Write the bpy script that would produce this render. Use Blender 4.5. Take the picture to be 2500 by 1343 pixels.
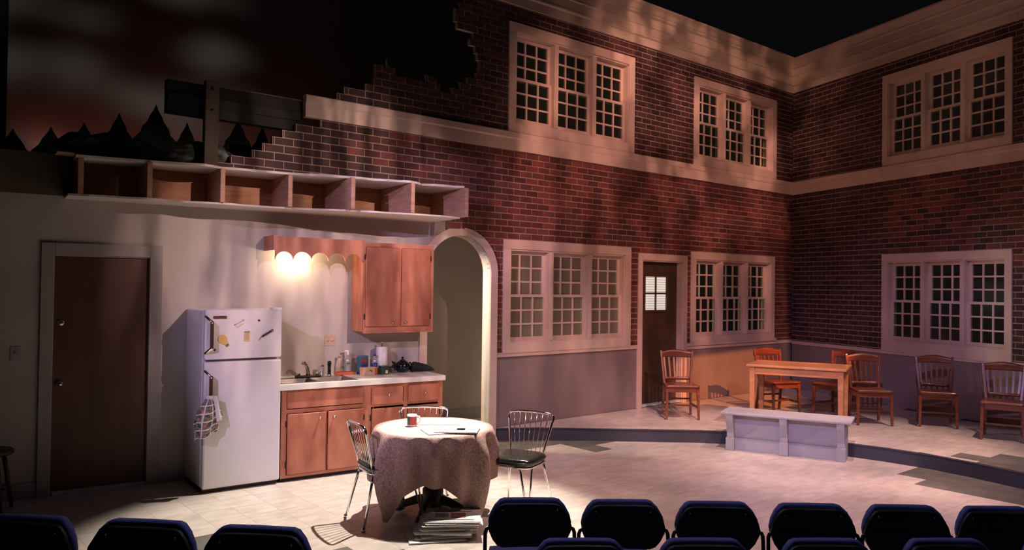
import bpy, math, random
from mathutils import Vector, Matrix
random.seed(7)
R = math.radians
for o in list(bpy.data.objects): bpy.data.objects.remove(o)
sc = bpy.context.scene
col = sc.collection
# ------------------------------------------------------------------ camera
# world: X runs along the long brick wall, Y runs into that wall, Z is up; the audience eye is at the origin
EYE = 1.853
f_px, pitch, roll, yawM = 1895.7, R(.9026), R(.7349), R(49.967)
fw = Vector((0, math.cos(pitch), math.sin(pitch))); up = Vector((0, -math.sin(pitch), math.cos(pitch))); rt = Vector((1, 0, 0))
rt, up = math.cos(roll)*rt + math.sin(roll)*up, -math.sin(roll)*rt + math.cos(roll)*up
Wm = Matrix(((math.sin(yawM), math.cos(yawM), 0), (-math.cos(yawM), math.sin(yawM), 0), (0, 0, 1)))
fw, rt, up = Wm @ fw, Wm @ rt, Wm @ up
cam = bpy.data.objects.new('camera', bpy.data.cameras.new('camera')); col.objects.link(cam)
cam.matrix_world = Matrix(((rt.x, up.x, -fw.x, 0), (rt.y, up.y, -fw.y, 0), (rt.z, up.z, -fw.z, EYE), (0, 0, 0, 1)))
cam.data.sensor_width = 36; cam.data.lens = f_px/2500*36; cam.data.clip_start = .05; cam.data.clip_end = 100
sc.camera = cam
def project(p):
    d = Vector(p) - Vector((0, 0, EYE)); zc = d.dot(fw)
    return (1250 + f_px*d.dot(rt)/zc, 671.5 - f_px*d.dot(up)/zc, zc) if zc > .1 else (-9e9, -9e9, zc)
# ------------------------------------------------------------------ world, exposure
w = bpy.data.worlds.new('world'); sc.world = w; w.use_nodes = True
w.node_tree.nodes['Background'].inputs[0].default_value = (.55, .50, .62, 1)
w.node_tree.nodes['Background'].inputs[1].default_value = .004
vs = sc.view_settings; vs.view_transform = 'Standard'; vs.look = 'None'; vs.gamma = 1; vs.use_curve_mapping = False; vs.exposure = 0
# ------------------------------------------------------------------ stage lighting
def lamp(name, kind, loc, target, energy, color, angle=40, blend=.4, radius=.06, gobo=None):
    d = bpy.data.lights.new(name, kind); d.energy = energy; d.color = color; d.shadow_soft_size = radius
    o = bpy.data.objects.new(name, d); col.objects.link(o); o.location = loc
    if target is not None:
        o.rotation_euler = (Vector(target) - Vector(loc)).to_track_quat('-Z', 'Y').to_euler()
    if kind == 'SPOT': d.spot_size = R(angle); d.spot_blend = blend
    if gobo:   # patterned steel template in front of the lens
        d.use_nodes = True; nt = d.node_tree; n = nt.nodes; L = nt.links
        em = n['Emission']
        tc = n.new('ShaderNodeTexCoord'); mp = n.new('ShaderNodeMapping'); nz = n.new('ShaderNodeTexNoise'); mr = n.new('ShaderNodeMapRange')
        mp.inputs['Scale'].default_value = gobo.get('stretch', (1, 1, 1)); mp.inputs['Rotation'].default_value = (0, 0, R(gobo.get('rot', 0)))
        mp.inputs['Location'].default_value = gobo.get('shift', (0, 0, 0))
        nz.inputs['Scale'].default_value = gobo.get('scale', 10); nz.inputs['Detail'].default_value = gobo.get('detail', 2)
        mr.inputs['From Min'].default_value = gobo.get('lo', .4); mr.inputs['From Max'].default_value = gobo.get('hi', .6)
        mr.inputs['To Min'].default_value = gobo.get('min', .1); mr.inputs['To Max'].default_value = 1
        L.new(tc.outputs['Normal'], mp.inputs['Vector']); L.new(mp.outputs['Vector'], nz.inputs['Vector']); L.new(nz.outputs['Fac'], mr.inputs['Value'])
        out = mr.outputs[0]
        if 'cut' in gobo:  # framing shutter: keeps light on one side of a straight line
            ax, ay, off, soft = gobo['cut']
            sx = n.new('ShaderNodeSeparateXYZ'); L.new(tc.outputs['Normal'], sx.inputs[0])
            m1 = n.new('ShaderNodeMath'); m1.operation = 'DIVIDE'; L.new(sx.outputs[0], m1.inputs[0]); L.new(sx.outputs[2], m1.inputs[1])
            m2 = n.new('ShaderNodeMath'); m2.operation = 'DIVIDE'; L.new(sx.outputs[1], m2.inputs[0]); L.new(sx.outputs[2], m2.inputs[1])
            a = n.new('ShaderNodeMath'); a.operation = 'MULTIPLY'; a.inputs[1].default_value = ax; L.new(m1.outputs[0], a.inputs[0])
            b = n.new('ShaderNodeMath'); b.operation = 'MULTIPLY_ADD'; b.inputs[1].default_value = ay; L.new(m2.outputs[0], b.inputs[0]); L.new(a.outputs[0], b.inputs[2])
            c = n.new('ShaderNodeMapRange'); c.inputs['From Min'].default_value = off; c.inputs['From Max'].default_value = off + soft; L.new(b.outputs[0], c.inputs['Value'])
            mu = n.new('ShaderNodeMath'); mu.operation = 'MULTIPLY'; L.new(out, mu.inputs[0]); L.new(c.outputs[0], mu.inputs[1]); out = mu.outputs[0]
        L.new(out, em.inputs['Strength'])
    return o
# white special straight down on the breakfast table, plus a tight pin spot on its top
lamp('table_special', 'SPOT', (5.0, 6.0, 5.6), (3.15, 5.3, 0), 2700, (1, .89, .78), 40, .45, .03)
lamp('table_pin_spot', 'SPOT', (4.9, 5.9, 5.6), (3.63, 5.29, .7), 3400, (1, .88, .74), 10.5, .2, .03)
# lavender key from high house left
lamp('lavender_key', 'SPOT', (-2.9, 2.3, 4.6), (4.2, 6.8, 1.15), 1250, (.79, .58, 1), 27, .6, .04, dict(scale=6, lo=.3, hi=.6, min=.5))
lamp('lavender_joist', 'SPOT', (-2.2, 2.6, 3.6), (4.75, 6.85, 2.72), 800, (.80, .54, 1), 11, .5, .03)
lamp('lavender_side', 'SPOT', (-1.5, -.5, 5.2), (9.3, 4.4, .4), 2100, (.66, .48, 1), 29, .7, .05, dict(scale=8, lo=.35, hi=.6, min=.35))
# peach leaf pattern over kitchen wall
lamp('kitchen_leaf_wash', 'SPOT', (4.4, -1.6, 4.7), (3.75, 7.4, 2.1), 2600, (1, .66, .60), 26, .8, .02, dict(scale=13, lo=.42, hi=.60, min=.28, stretch=(2.8, .6, 1), rot=28))
# warm leaf patterns over the brick facade
lamp('facade_leaf_wash', 'SPOT', (3.0, -1.5, 6.0), (9.0, 7.3, 2.5), 3000, (1, .47, .38), 38, .6, .03, dict(scale=9, lo=.40, hi=.62, min=.22, stretch=(2.2, .6, 1), cut=(1, 0, -.215, .008)))
lamp('cornice_wash', 'SPOT', (4.0, .5, 7.0), (10.0, 7.2, 4.9), 2300, (1, .48, .36), 32, .7, .03, dict(scale=17, lo=.45, hi=.62, min=.15, stretch=(1.4, .9, 1)))
lamp('corner_orange', 'SPOT', (7.0, -1.0, 5.5), (10.45, 7.25, .5), 5200, (1, .31, .09), 13.5, .35, .03, dict(scale=1, lo=-1, hi=-.5, min=1, cut=(-.22, 1, -.036, .006)))
lamp('right_wall_wash', 'SPOT', (5.0, -1.0, 6.0), (11.4, 4.0, 3.3), 330, (1, .56, .44), 38, .6, .04, dict(scale=10, lo=.42, hi=.62, min=.2))
# pink pools on the open floor
lamp('floor_pool_a', 'SPOT', (5.6, 3.0, 7.2), (6.6, 4.9, 0), 1900, (1, .62, .60), 52, .6, .12, dict(scale=5, lo=.35, hi=.62, min=.6))
lamp('floor_pool_b', 'SPOT', (8.6, 1.6, 7.2), (8.5, 4.2, .1), 2500, (1, .63, .55), 38, .8, .12, dict(scale=6, lo=.35, hi=.62, min=.45))
# cyclorama: dim cloud patterns and a red foot wash
lamp('cloud_pattern', 'SPOT', (2.4, 3.4, 6.8), (2.0, 10.6, 5.2), 330, (.64, .62, .58), 42, .6, .2, dict(scale=9, lo=.50, hi=.72, min=0, stretch=(.6, 1.5, 1), detail=1.5, rot=15))
for k_, u_ in enumerate((1.7, 2.6, 3.5, 4.4)): lamp('cyc_red_foot', 'SPOT', (u_, 10.28, 3.15), (u_ + .05, 10.6, 4.0), 3.2, (1, .26, .19), 110, .8, .08)
lamp('hall_lamp', 'SPOT', (4.45, 8.05, 2.0), (5.80, 7.38, 1.2), 300, (1, .86, .62), 80, .6, .05)
lamp('hall_glow', 'POINT', (7.9, 8.25, .8), None, 12, (1, .80, .62), radius=.15)
# unseen fill added above the audience to lift the blue chair rims
lamp('chair_rim_fill', 'SPOT', (3.2, 3.4, 6.5), (2.6, 1.9, .5), 330, (.74, .74, 1), 55, .5, .3)
# ------------------------------------------------------------------ materials
MT = {}
def mat(name, c, rough=.6, metal=0, c2=None, scale=6, stretch=(1, 1, 1), detail=4, lo=.35, hi=.65, bump=0, bscale=None, jit=0, spec=None, emit=None, coat=0):
    m = bpy.data.materials.new(name); m.use_nodes = True; nt = m.node_tree; n = nt.nodes; L = nt.links
    b = n['Principled BSDF']; b.inputs['Roughness'].default_value = rough; b.inputs['Metallic'].default_value = metal
    if spec is not None: b.inputs['Specular IOR Level'].default_value = spec
    if coat: b.inputs['Coat Weight'].default_value = coat
    b.inputs['Base Color'].default_value = (*c, 1)
    src = None
    if c2 or bump:
        tc = n.new('ShaderNodeTexCoord'); mp = n.new('ShaderNodeMapping'); L.new(tc.outputs['Object'], mp.inputs[0]); mp.inputs['Scale'].default_value = stretch
        oi = n.new('ShaderNodeObjectInfo'); ad = n.new('ShaderNodeVectorMath'); ad.operation = 'SCALE'; ad.inputs['Scale'].default_value = 17
        cb = n.new('ShaderNodeCombineXYZ'); L.new(oi.outputs['Random'], cb.inputs[0]); L.new(oi.outputs['Random'], cb.inputs[2]); L.new(cb.outputs[0], ad.inputs[0])
        L.new(ad.outputs[0], mp.inputs['Location'])
        nz = n.new('ShaderNodeTexNoise'); nz.inputs['Scale'].default_value = scale; nz.inputs['Detail'].default_value = detail; L.new(mp.outputs[0], nz.inputs['Vector'])
        if c2:
            mr = n.new('ShaderNodeMapRange'); mr.inputs['From Min'].default_value = lo; mr.inputs['From Max'].default_value = hi; L.new(nz.outputs['Fac'], mr.inputs['Value'])
            mx = n.new('ShaderNodeMix'); mx.data_type = 'RGBA'; mx.inputs['A'].default_value = (*c, 1); mx.inputs['B'].default_value = (*c2, 1)
            L.new(mr.outputs[0], mx.inputs['Factor']); src = mx.outputs['Result']
        if bump:
            n2 = n.new('ShaderNodeTexNoise'); n2.inputs['Scale'].default_value = bscale or scale*4; L.new(mp.outputs[0], n2.inputs['Vector'])
            bp = n.new('ShaderNodeBump'); bp.inputs['Strength'].default_value = bump; bp.inputs['Distance'].default_value = .01; L.new(n2.outputs['Fac'], bp.inputs['Height']); L.new(bp.outputs[0], b.inputs['Normal'])
    if jit:   # piece-to-piece variation
        oi = n.new('ShaderNodeObjectInfo'); g = n.new('ShaderNodeNewGeometry')
        a = n.new('ShaderNodeMath'); a.operation = 'ADD'; L.new(oi.outputs['Random'], a.inputs[0]); L.new(g.outputs['Random Per Island'], a.inputs[1])
        fr = n.new('ShaderNodeMath'); fr.operation = 'FRACT'; L.new(a.outputs[0], fr.inputs[0])
        mr = n.new('ShaderNodeMapRange'); mr.inputs['To Min'].default_value = 1 - jit; mr.inputs['To Max'].default_value = 1 + jit; L.new(fr.outputs[0], mr.inputs['Value'])
        vm = n.new('ShaderNodeVectorMath'); vm.operation = 'SCALE'; L.new(mr.outputs[0], vm.inputs['Scale'])
        if src: L.new(src, vm.inputs[0])
        else: vm.inputs[0].default_value = c
        src = vm.outputs[0]
    if src: L.new(src, b.inputs['Base Color'])
    if emit: b.inputs['Emission Color'].default_value = (*emit[0], 1); b.inputs['Emission Strength'].default_value = emit[1]
    MT[name] = m; return m
def pane_mat(name, diffuse, frac, gloss=.05, transl=0):
    m = bpy.data.materials.new(name); m.use_nodes = True; nt = m.node_tree; n = nt.nodes; L = nt.links
    n.remove(n['Principled BSDF']); out = n['Material Output']
    t = n.new('ShaderNodeBsdfTransparent'); t.inputs[0].default_value = (.8, .86, .8, 1)
    d = n.new('ShaderNodeBsdfDiffuse'); d.inputs[0].default_value = (*diffuse, 1); g = n.new('ShaderNodeBsdfGlossy'); g.inputs['Roughness'].default_value = .12
    a = n.new('ShaderNodeMixShader'); a.inputs[0].default_value = frac; L.new(t.outputs[0], a.inputs[1])
    if transl:
        tr = n.new('ShaderNodeBsdfTranslucent'); tr.inputs[0].default_value = (*diffuse, 1); k = n.new('ShaderNodeMixShader'); k.inputs[0].default_value = transl
        L.new(d.outputs[0], k.inputs[1]); L.new(tr.outputs[0], k.inputs[2]); L.new(k.outputs[0], a.inputs[2])
    else: L.new(d.outputs[0], a.inputs[2])
    b = n.new('ShaderNodeMixShader'); b.inputs[0].default_value = gloss; L.new(a.outputs[0], b.inputs[1]); L.new(g.outputs[0], b.inputs[2]); L.new(b.outputs[0], out.inputs[0])
    MT[name] = m; return m
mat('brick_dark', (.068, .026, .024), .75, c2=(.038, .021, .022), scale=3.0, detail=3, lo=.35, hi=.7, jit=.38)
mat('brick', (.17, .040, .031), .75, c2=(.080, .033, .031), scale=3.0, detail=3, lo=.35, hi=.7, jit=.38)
mat('mortar', (.44, .31, .25), .9, c2=(.36, .25, .20), scale=4)
mat('cream_trim', (.68, .52, .43), .55, c2=(.58, .44, .36), scale=3, stretch=(1, 1, 1))
mat('cornice_paint', (.52, .43, .34), .55, c2=(.42, .34, .27), scale=2.5, stretch=(.4, .4, 2))
mat('dado_paint', (.27, .205, .195), .7, c2=(.23, .175, .17), scale=2)
mat('plaster', (.50, .455, .43), .75, c2=(.44, .40, .375), scale=1.6)
mat('ceiling_board', (.66, .60, .56), .7)
mat('plywood', (.40, .19, .075), .6, c2=(.28, .12, .05), scale=3, stretch=(1, 1, 9), detail=5)
mat('joist_wood', (.50, .30, .20), .6, c2=(.40, .22, .14), scale=4, stretch=(2, 2, 10), detail=5)
mat('casing_gray', (.36, .33, .33), .6)
mat('door_brown', (.125, .044, .027), .5, c2=(.085, .028, .018), scale=2, stretch=(3, 1, .6))
mat('door_dark', (.050, .030, .020), .5, c2=(.090, .045, .022), scale=4)
mat('threshold', (.55, .62, .50), .6)
mat('cabinet', (.57, .225, .14), .42, c2=(.34, .10, .056), scale=3.4, stretch=(2.2, 2.2, .8), detail=5, lo=.3, hi=.7)
mat('cabinet_frame', (.56, .235, .145), .42, c2=(.42, .14, .08), scale=3, stretch=(2, 2, 1), detail=5)
mat('laminate', (.80, .77, .72), .3)
mat('steel', (.55, .52, .48), .28, 1)
mat('chrome', (.80, .78, .76), .12, 1)
mat('dark_metal', (.04, .035, .03), .4, .6)
mat('enamel', (.74, .70, .72), .28, c2=(.70, .66, .68), scale=2)
mat('gasket', (.05, .03, .025), .6)
mat('handle_brown', (.09, .025, .015), .4, c2=(.06, .02, .012), scale=4, stretch=(3, 3, .3))
mat('black', (.012, .012, .012), .45)
mat('black_gloss', (.006, .008, .008), .12)
mat('vinyl', (.012, .014, .011), .25, bump=.2, bscale=40)
mat('white', (.78, .76, .74), .5)
mat('paper', (.72, .68, .64), .8, c2=(.55, .51, .49), scale=60, stretch=(1, 3, 1), detail=1, lo=.45, hi=.6)
mat('paper_white', (.66, .63, .61), .8)
mat('photo_brown', (.20, .085, .05), .7, c2=(.45, .24, .16), scale=25)
mat('photo_gray', (.12, .11, .11), .7, c2=(.42, .38, .36), scale=30)
mat('ink', (.10, .09, .10), .8)
mat('tile', (.60, .53, .47), .34, c2=(.46, .40, .355), scale=5.5, stretch=(1, 2.2, 1), detail=6, lo=.35, hi=.7, jit=.05)
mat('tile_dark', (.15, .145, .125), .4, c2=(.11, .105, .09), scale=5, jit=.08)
mat('grout', (.46, .40, .35), .6)
mat('riser', (.055, .055, .075), .6, c2=(.045, .045, .06), scale=3)
mat('bench_paint', (.40, .39, .42), .55, c2=(.35, .34, .37), scale=3)
mat('oak', (.23, .066, .030), .30, c2=(.15, .040, .018), scale=4, stretch=(1, 1, 5), detail=5, coat=.3)
mat('oak_light', (.52, .24, .11), .35, c2=(.42, .17, .075), scale=4, stretch=(1, 6, 6), detail=5, coat=.2)
mat('dark_wood', (.045, .030, .022), .5, c2=(.03, .02, .015), scale=6)
mat('blue_fabric', (.075, .085, .28), .7, bump=.15, bscale=200)
mat('seat_shell', (.008, .008, .009), .55)
mat('black_tube', (.012, .012, .014), .3, .3)
mat('drape', (.010, .010, .010), .9)
mat('cyc_cloth', (.34, .32, .29), .9)
mat('cutout', (.012, .010, .009), .9)
mat('beam_black', (.006, .007, .006), .8, c2=(.014, .015, .013), scale=2, stretch=(.3, 1, 4))
mat('post_wood', (.11, .085, .060), .8, c2=(.085, .065, .045), scale=5, stretch=(2, 2, .4))
mat('camo', (.020, .032, .020), .9, c2=(.17, .19, .17), scale=7, stretch=(1, 1, 2.2), detail=3, lo=.48, hi=.68)
mat('cyan_box', (.06, .17, .27), .45); mat('red_print', (.50, .05, .03), .5); mat('label_blue', (.03, .05, .28), .4)
mat('orange_box', (.75, .38, .20), .6, c2=(.80, .62, .42), scale=22); mat('orange', (.60, .12, .04), .4); mat('green_glaze', (.03, .05, .045), .25)
mat('sage', (.12, .16, .06), .6)
mat('yellow', (.66, .42, .12), .5); mat('card', (.60, .46, .26), .6); mat('pink_ink', (.48, .22, .24), .6)
mat('outlet_plate', (.50, .37, .29), .4)
mat('bulb', (1, .9, .7), .5, emit=((1, .80, .50), 25))
mat('mug_white', (.78, .74, .68), .25); mat('mug_red', (.34, .035, .03), .3); mat('mug_green', (.02, .075, .05), .3)
mat('quilt', (.012, .018, .014), .85, bump=.6, bscale=40)
pane_mat('pane_dark', (.08, .08, .06), .12, .02)
pane_mat('pane_scrim', (.30, .235, .185), .72, .02, .45)
pane_mat('pane_clear_bottle', (.7, .7, .75), .25, .15)
def lit_glass():
    m = mat('lit_pane', (.7, .75, .7), .3); n = m.node_tree.nodes; L = m.node_tree.links; b = n['Principled BSDF']
    tc = n.new('ShaderNodeTexCoord'); wv = n.new('ShaderNodeTexWave'); wv.bands_direction = 'Z'; wv.inputs['Scale'].default_value = 9; wv.inputs['Distortion'].default_value = 1.2
    L.new(tc.outputs['Object'], wv.inputs['Vector']); mr = n.new('ShaderNodeMapRange'); mr.inputs['To Min'].default_value = .22; mr.inputs['To Max'].default_value = .60; L.new(wv.outputs['Fac'], mr.inputs['Value'])
    b.inputs['Emission Color'].default_value = (.92, 1, .88, 1); L.new(mr.outputs[0], b.inputs['Emission Strength'])
lit_glass()
def cloth_print():
    m = mat('tablecloth', (.50, .36, .30), .85); n = m.node_tree.nodes; L = m.node_tree.links; b = n['Principled BSDF']
    tc = n.new('ShaderNodeTexCoord'); v = n.new('ShaderNodeTexVoronoi'); v.inputs['Scale'].default_value = 150; L.new(tc.outputs['UV'], v.inputs['Vector'])
    r = n.new('ShaderNodeValToRGB'); e = r.color_ramp.elements; e[0].position = .0; e[0].color = (.21, .095, .10, 1); e[1].position = 1; e[1].color = (.50, .36, .28, 1)
    a = r.color_ramp.elements.new(.4); a.color = (.36, .21, .19, 1)
    L.new(v.outputs['Color'], r.inputs['Fac']); L.new(r.outputs[0], b.inputs['Base Color'])
cloth_print()
def towel_print():
    m = mat('towel_cloth', (.7, .66, .66), .9); n = m.node_tree.nodes; L = m.node_tree.links; b = n['Principled BSDF']
    tc = n.new('ShaderNodeTexCoord'); br = n.new('ShaderNodeTexBrick'); br.offset = 0; br.inputs['Scale'].default_value = 1; br.inputs['Mortar Size'].default_value = .006
    br.inputs['Brick Width'].default_value = .075; br.inputs['Row Height'].default_value = .075
    br.inputs['Color1'].default_value = (0, 0, 0, 1); br.inputs['Color2'].default_value = (0, 0, 0, 1); br.inputs['Mortar'].default_value = (1, 1, 1, 1)
    L.new(tc.outputs['UV'], br.inputs['Vector'])
    nz = n.new('ShaderNodeTexNoise'); nz.inputs['Scale'].default_value = 22; L.new(tc.outputs['UV'], nz.inputs['Vector'])
    r = n.new('ShaderNodeValToRGB'); r.color_ramp.interpolation = 'CONSTANT'; e = r.color_ramp.elements
    e[0].position = 0; e[0].color = (.04, .08, .05, 1); e[1].position = .56; e[1].color = (.10, .15, .11, 1)
    for p, c in ((.43, (.16, .11, .22, 1)), (.48, (.42, .25, .12, 1)), (.52, (.36, .12, .10, 1))):
        q = r.color_ramp.elements.new(p); q.color = c
    L.new(nz.outputs['Fac'], r.inputs[0])
    mx = n.new('ShaderNodeMix'); mx.data_type = 'RGBA'; mx.inputs['B'].default_value = (.70, .66, .66, 1); L.new(br.outputs['Fac'], mx.inputs['Factor']); L.new(r.outputs[0], mx.inputs['A'])
    L.new(mx.outputs['Result'], b.inputs['Base Color'])
towel_print()
# ------------------------------------------------------------------ mesh builder
class MB:
    def __init__(s): s.v = []; s.f = []; s.s = []
    def add(s, vs, fs, smooth=False):
        k = len(s.v); s.v += [tuple(p) for p in vs]; s.f += [tuple(i + k for i in f) for f in fs]; s.s += [smooth]*len(fs); return s
    def box(s, x0, y0, z0, x1, y1, z1):
        x0, x1 = min(x0, x1), max(x0, x1); y0, y1 = min(y0, y1), max(y0, y1); z0, z1 = min(z0, z1), max(z0, z1)
        return s.add([(x0, y0, z0), (x1, y0, z0), (x1, y1, z0), (x0, y1, z0), (x0, y0, z1), (x1, y0, z1), (x1, y1, z1), (x0, y1, z1)],
                     [(0, 3, 2, 1), (4, 5, 6, 7), (0, 1, 5, 4), (1, 2, 6, 5), (2, 3, 7, 6), (3, 0, 4, 7)])
    def bar(s, a, b, w, d, up=(0, 0, 1), w2=None, d2=None):   # tapered rectangular bar from a to b
        a = Vector(a); b = Vector(b); t = (b - a).normalized(); u = Vector(up)
        if abs(t.dot(u)) > .95: u = Vector((0, 1, 0))
        x = t.cross(u).normalized(); y = x.cross(t); w2 = w2 or w; d2 = d2 or d
        vs = []
        for p, ww, dd in ((a, w, d), (b, w2, d2)):
            for i, j in ((-1, -1), (1, -1), (1, 1), (-1, 1)): vs.append(p + x*ww*.5*i + y*dd*.5*j)
        return s.add(vs, [(0, 3, 2, 1), (4, 5, 6, 7), (0, 1, 5, 4), (1, 2, 6, 5), (2, 3, 7, 6), (3, 0, 4, 7)])
    def tube(s, pts, r, n=8, closed=False):
        P = [Vector(p) for p in pts]; N = len(P); rs = r if isinstance(r, (list, tuple)) else [r]*N; vs = []; prev = None
        for i in range(N):
            a = P[(i - 1) % N] if (closed or i) else P[0]; b = P[(i + 1) % N] if (closed or i < N - 1) else P[-1]
            t = (b - a).normalized()
            if prev is None: x = t.orthogonal().normalized()
            else: x = (prev - t*prev.dot(t)).normalized()
            prev = x; y = t.cross(x)
            for j in range(n): q = 2*math.pi*j/n; vs.append(P[i] + (x*math.cos(q) + y*math.sin(q))*rs[i])
        fs = []
        for i in range(N if closed else N - 1):
            a = i*n; b = ((i + 1) % N)*n
            for j in range(n): fs.append((a + j, a + (j + 1) % n, b + (j + 1) % n, b + j))
        s.add(vs, fs, True)
        if not closed:
            k = len(s.v) - N*n; s.f += [tuple(k + j for j in reversed(range(n))), tuple(k + (N - 1)*n + j for j in range(n))]; s.s += [False, False]
        return s
    def lathe(s, prof, n=20, c=(0, 0, 0), sx=1, sy=1):
        vs = []; fs = []
        for r, z in prof:
            for j in range(n): q = 2*math.pi*j/n; vs.append((c[0] + sx*r*math.cos(q), c[1] + sy*r*math.sin(q), c[2] + z))
        for i in range(len(prof) - 1):
            for j in range(n): fs.append((i*n + j, i*n + (j + 1) % n, (i + 1)*n + (j + 1) % n, (i + 1)*n + j))
        s.add(vs, fs, True); k = len(s.v) - len(vs); m = (len(prof) - 1)*n
        if prof[0][0] > 1e-4: s.f.append(tuple(k + j for j in reversed(range(n)))); s.s.append(False)
        if prof[-1][0] > 1e-4: s.f.append(tuple(k + m + j for j in range(n))); s.s.append(False)
        return s
    def prism(s, poly, a, b, axis='y', smooth=False):   # polygon in the other two axes, extruded from a to b
        def P(p, h): return {'y': (p[0], h, p[1]), 'x': (h, p[0], p[1]), 'z': (p[0], p[1], h)}[axis]
        n = len(poly); vs = [P(p, a) for p in poly] + [P(p, b) for p in poly]
        s.add(vs, [tuple(range(n)), tuple(reversed(range(n, 2*n)))])
        k = len(s.v) - 2*n
        for i in range(n): j = (i + 1) % n; s.f.append((k + i, k + n + i, k + n + j, k + j)); s.s.append(smooth)
        return s
    def grid(s, fn, nu, nv, smooth=True):
        s.add([fn(i/(nu), j/(nv)) for j in range(nv + 1) for i in range(nu + 1)],
              [(j*(nu + 1) + i, j*(nu + 1) + i + 1, (j + 1)*(nu + 1) + i + 1, (j + 1)*(nu + 1) + i) for j in range(nv) for i in range(nu)], smooth); return s
    def mesh(s, name, m):
        me = bpy.data.meshes.new(name); me.from_pydata(s.v, [], s.f); me.polygons.foreach_set('use_smooth', s.s)
        import bmesh
        bm = bmesh.new(); bm.from_mesh(me); bmesh.ops.recalc_face_normals(bm, faces=bm.faces); bm.to_mesh(me); bm.free()
        me.materials.append(MT[m] if isinstance(m, str) else m); me.update(); return me
    def build(s, name, m, parent=None, loc=(0, 0, 0), rot=0, bev=0, thick=0):
        return link(name, s.mesh(name, m), parent, loc, rot, bev, thick)
def link(name, me, parent=None, loc=(0, 0, 0), rot=0, bev=0, thick=0):
    o = bpy.data.objects.new(name, me); col.objects.link(o); o.location = loc; o.rotation_euler = (0, 0, rot) if not isinstance(rot, (tuple, list)) else rot
    if parent: o.parent = parent
    if thick: md = o.modifiers.new('solid', 'SOLIDIFY'); md.thickness = thick; md.offset = 0
    if bev: md = o.modifiers.new('bevel', 'BEVEL'); md.width = bev; md.segments = 2; md.limit_method = 'ANGLE'
    return o
def tag(o, label=None, cat=None, group=None, kind=None):
    for k, v in (('label', label), ('category', cat), ('group', group), ('kind', kind)):
        if v: o[k] = v
    return o
def thing(name, label, cat, loc=(0, 0, 0), rot=0, group=None, kind=None):
    o = bpy.data.objects.new(name, None); col.objects.link(o); o.empty_display_size = .1; o.location = loc; o.rotation_euler = (0, 0, rot)
    return tag(o, label, cat, group, kind)
def kids(o): return [c for c in list(bpy.data.objects) if c.parent is o]
def copy_tree(o, parent=None):
    c = o.copy(); col.objects.link(c)
    if parent: c.parent = parent
    for ch in kids(o): copy_tree(ch, c)
    return c
def bx(name, m, parent, *b, bev=0): return MB().box(*b).build(name, m, parent, bev=bev)
# frames of the three walls: x to the right along the wall, y into the wall, z up
Y0 = 7.3
CORNER = (12.566, 7.3, 0); ROT_R = math.atan2(-.94503, -.32699)
PK = (5.887, 7.281, 0); ROT_K = math.atan2(-.09468, .99551)
def KP(s, off, z=0): return (PK[0] + s*.99551 - off*.09468, PK[1] - s*.09468 - off*.99551, z)
def RP(t, off, z=0): return (CORNER[0] - .32699*t - off*.94503, CORNER[1] - .94503*t + off*.32699, z)
MIT = 1.404       # mitre slope of the inner corner
PF = .157         # platform height
# ================================================================== SETTING
# ---- floor with its vinyl tiles
base = MB().box(-4, -1.5, -.06, 14.5, 12, -.0015).build('floor', 'grout'); tag(base, 'pale tiled stage floor running up to the curved step', 'floor', kind='structure')
TS = .2865; U0, N0 = 2.11, 6.12
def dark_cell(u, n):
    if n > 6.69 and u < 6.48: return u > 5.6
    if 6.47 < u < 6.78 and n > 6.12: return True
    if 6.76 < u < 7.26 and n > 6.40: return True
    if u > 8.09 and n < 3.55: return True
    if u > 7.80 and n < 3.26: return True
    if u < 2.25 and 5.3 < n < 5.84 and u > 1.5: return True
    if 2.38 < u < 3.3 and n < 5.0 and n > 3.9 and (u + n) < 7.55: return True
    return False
tile_me = {k: MB().box(.0009, .0009, -.004, TS - .0009, TS - .0009, 0).mesh('tile', k) for k in ('tile', 'tile_dark')}
cells = []
for i in range(-20, 40):
    for j in range(-20, 6):
        u, n = U0 + i*TS, N0 + j*TS
        x, y, zc = project((u + TS/2, n + TS/2, 0))
        if zc > 1.5 and -120 < x < 2620 and y < 1460:
            if n > 7.25 - (u - 5.88)*.0 and u > 6.2: continue
            if n > 7.8: continue
            cells.append((zc, u, n))
cells.sort(); rest = {'tile': MB(), 'tile_dark': MB()}
for k, (zc, u, n) in enumerate(cells):
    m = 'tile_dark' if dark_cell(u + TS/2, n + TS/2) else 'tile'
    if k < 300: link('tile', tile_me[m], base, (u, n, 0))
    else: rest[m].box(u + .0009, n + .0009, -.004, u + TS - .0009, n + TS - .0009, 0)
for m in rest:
    if rest[m].v: tag(rest[m].build('tile_field', m, base), kind='stuff')
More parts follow.
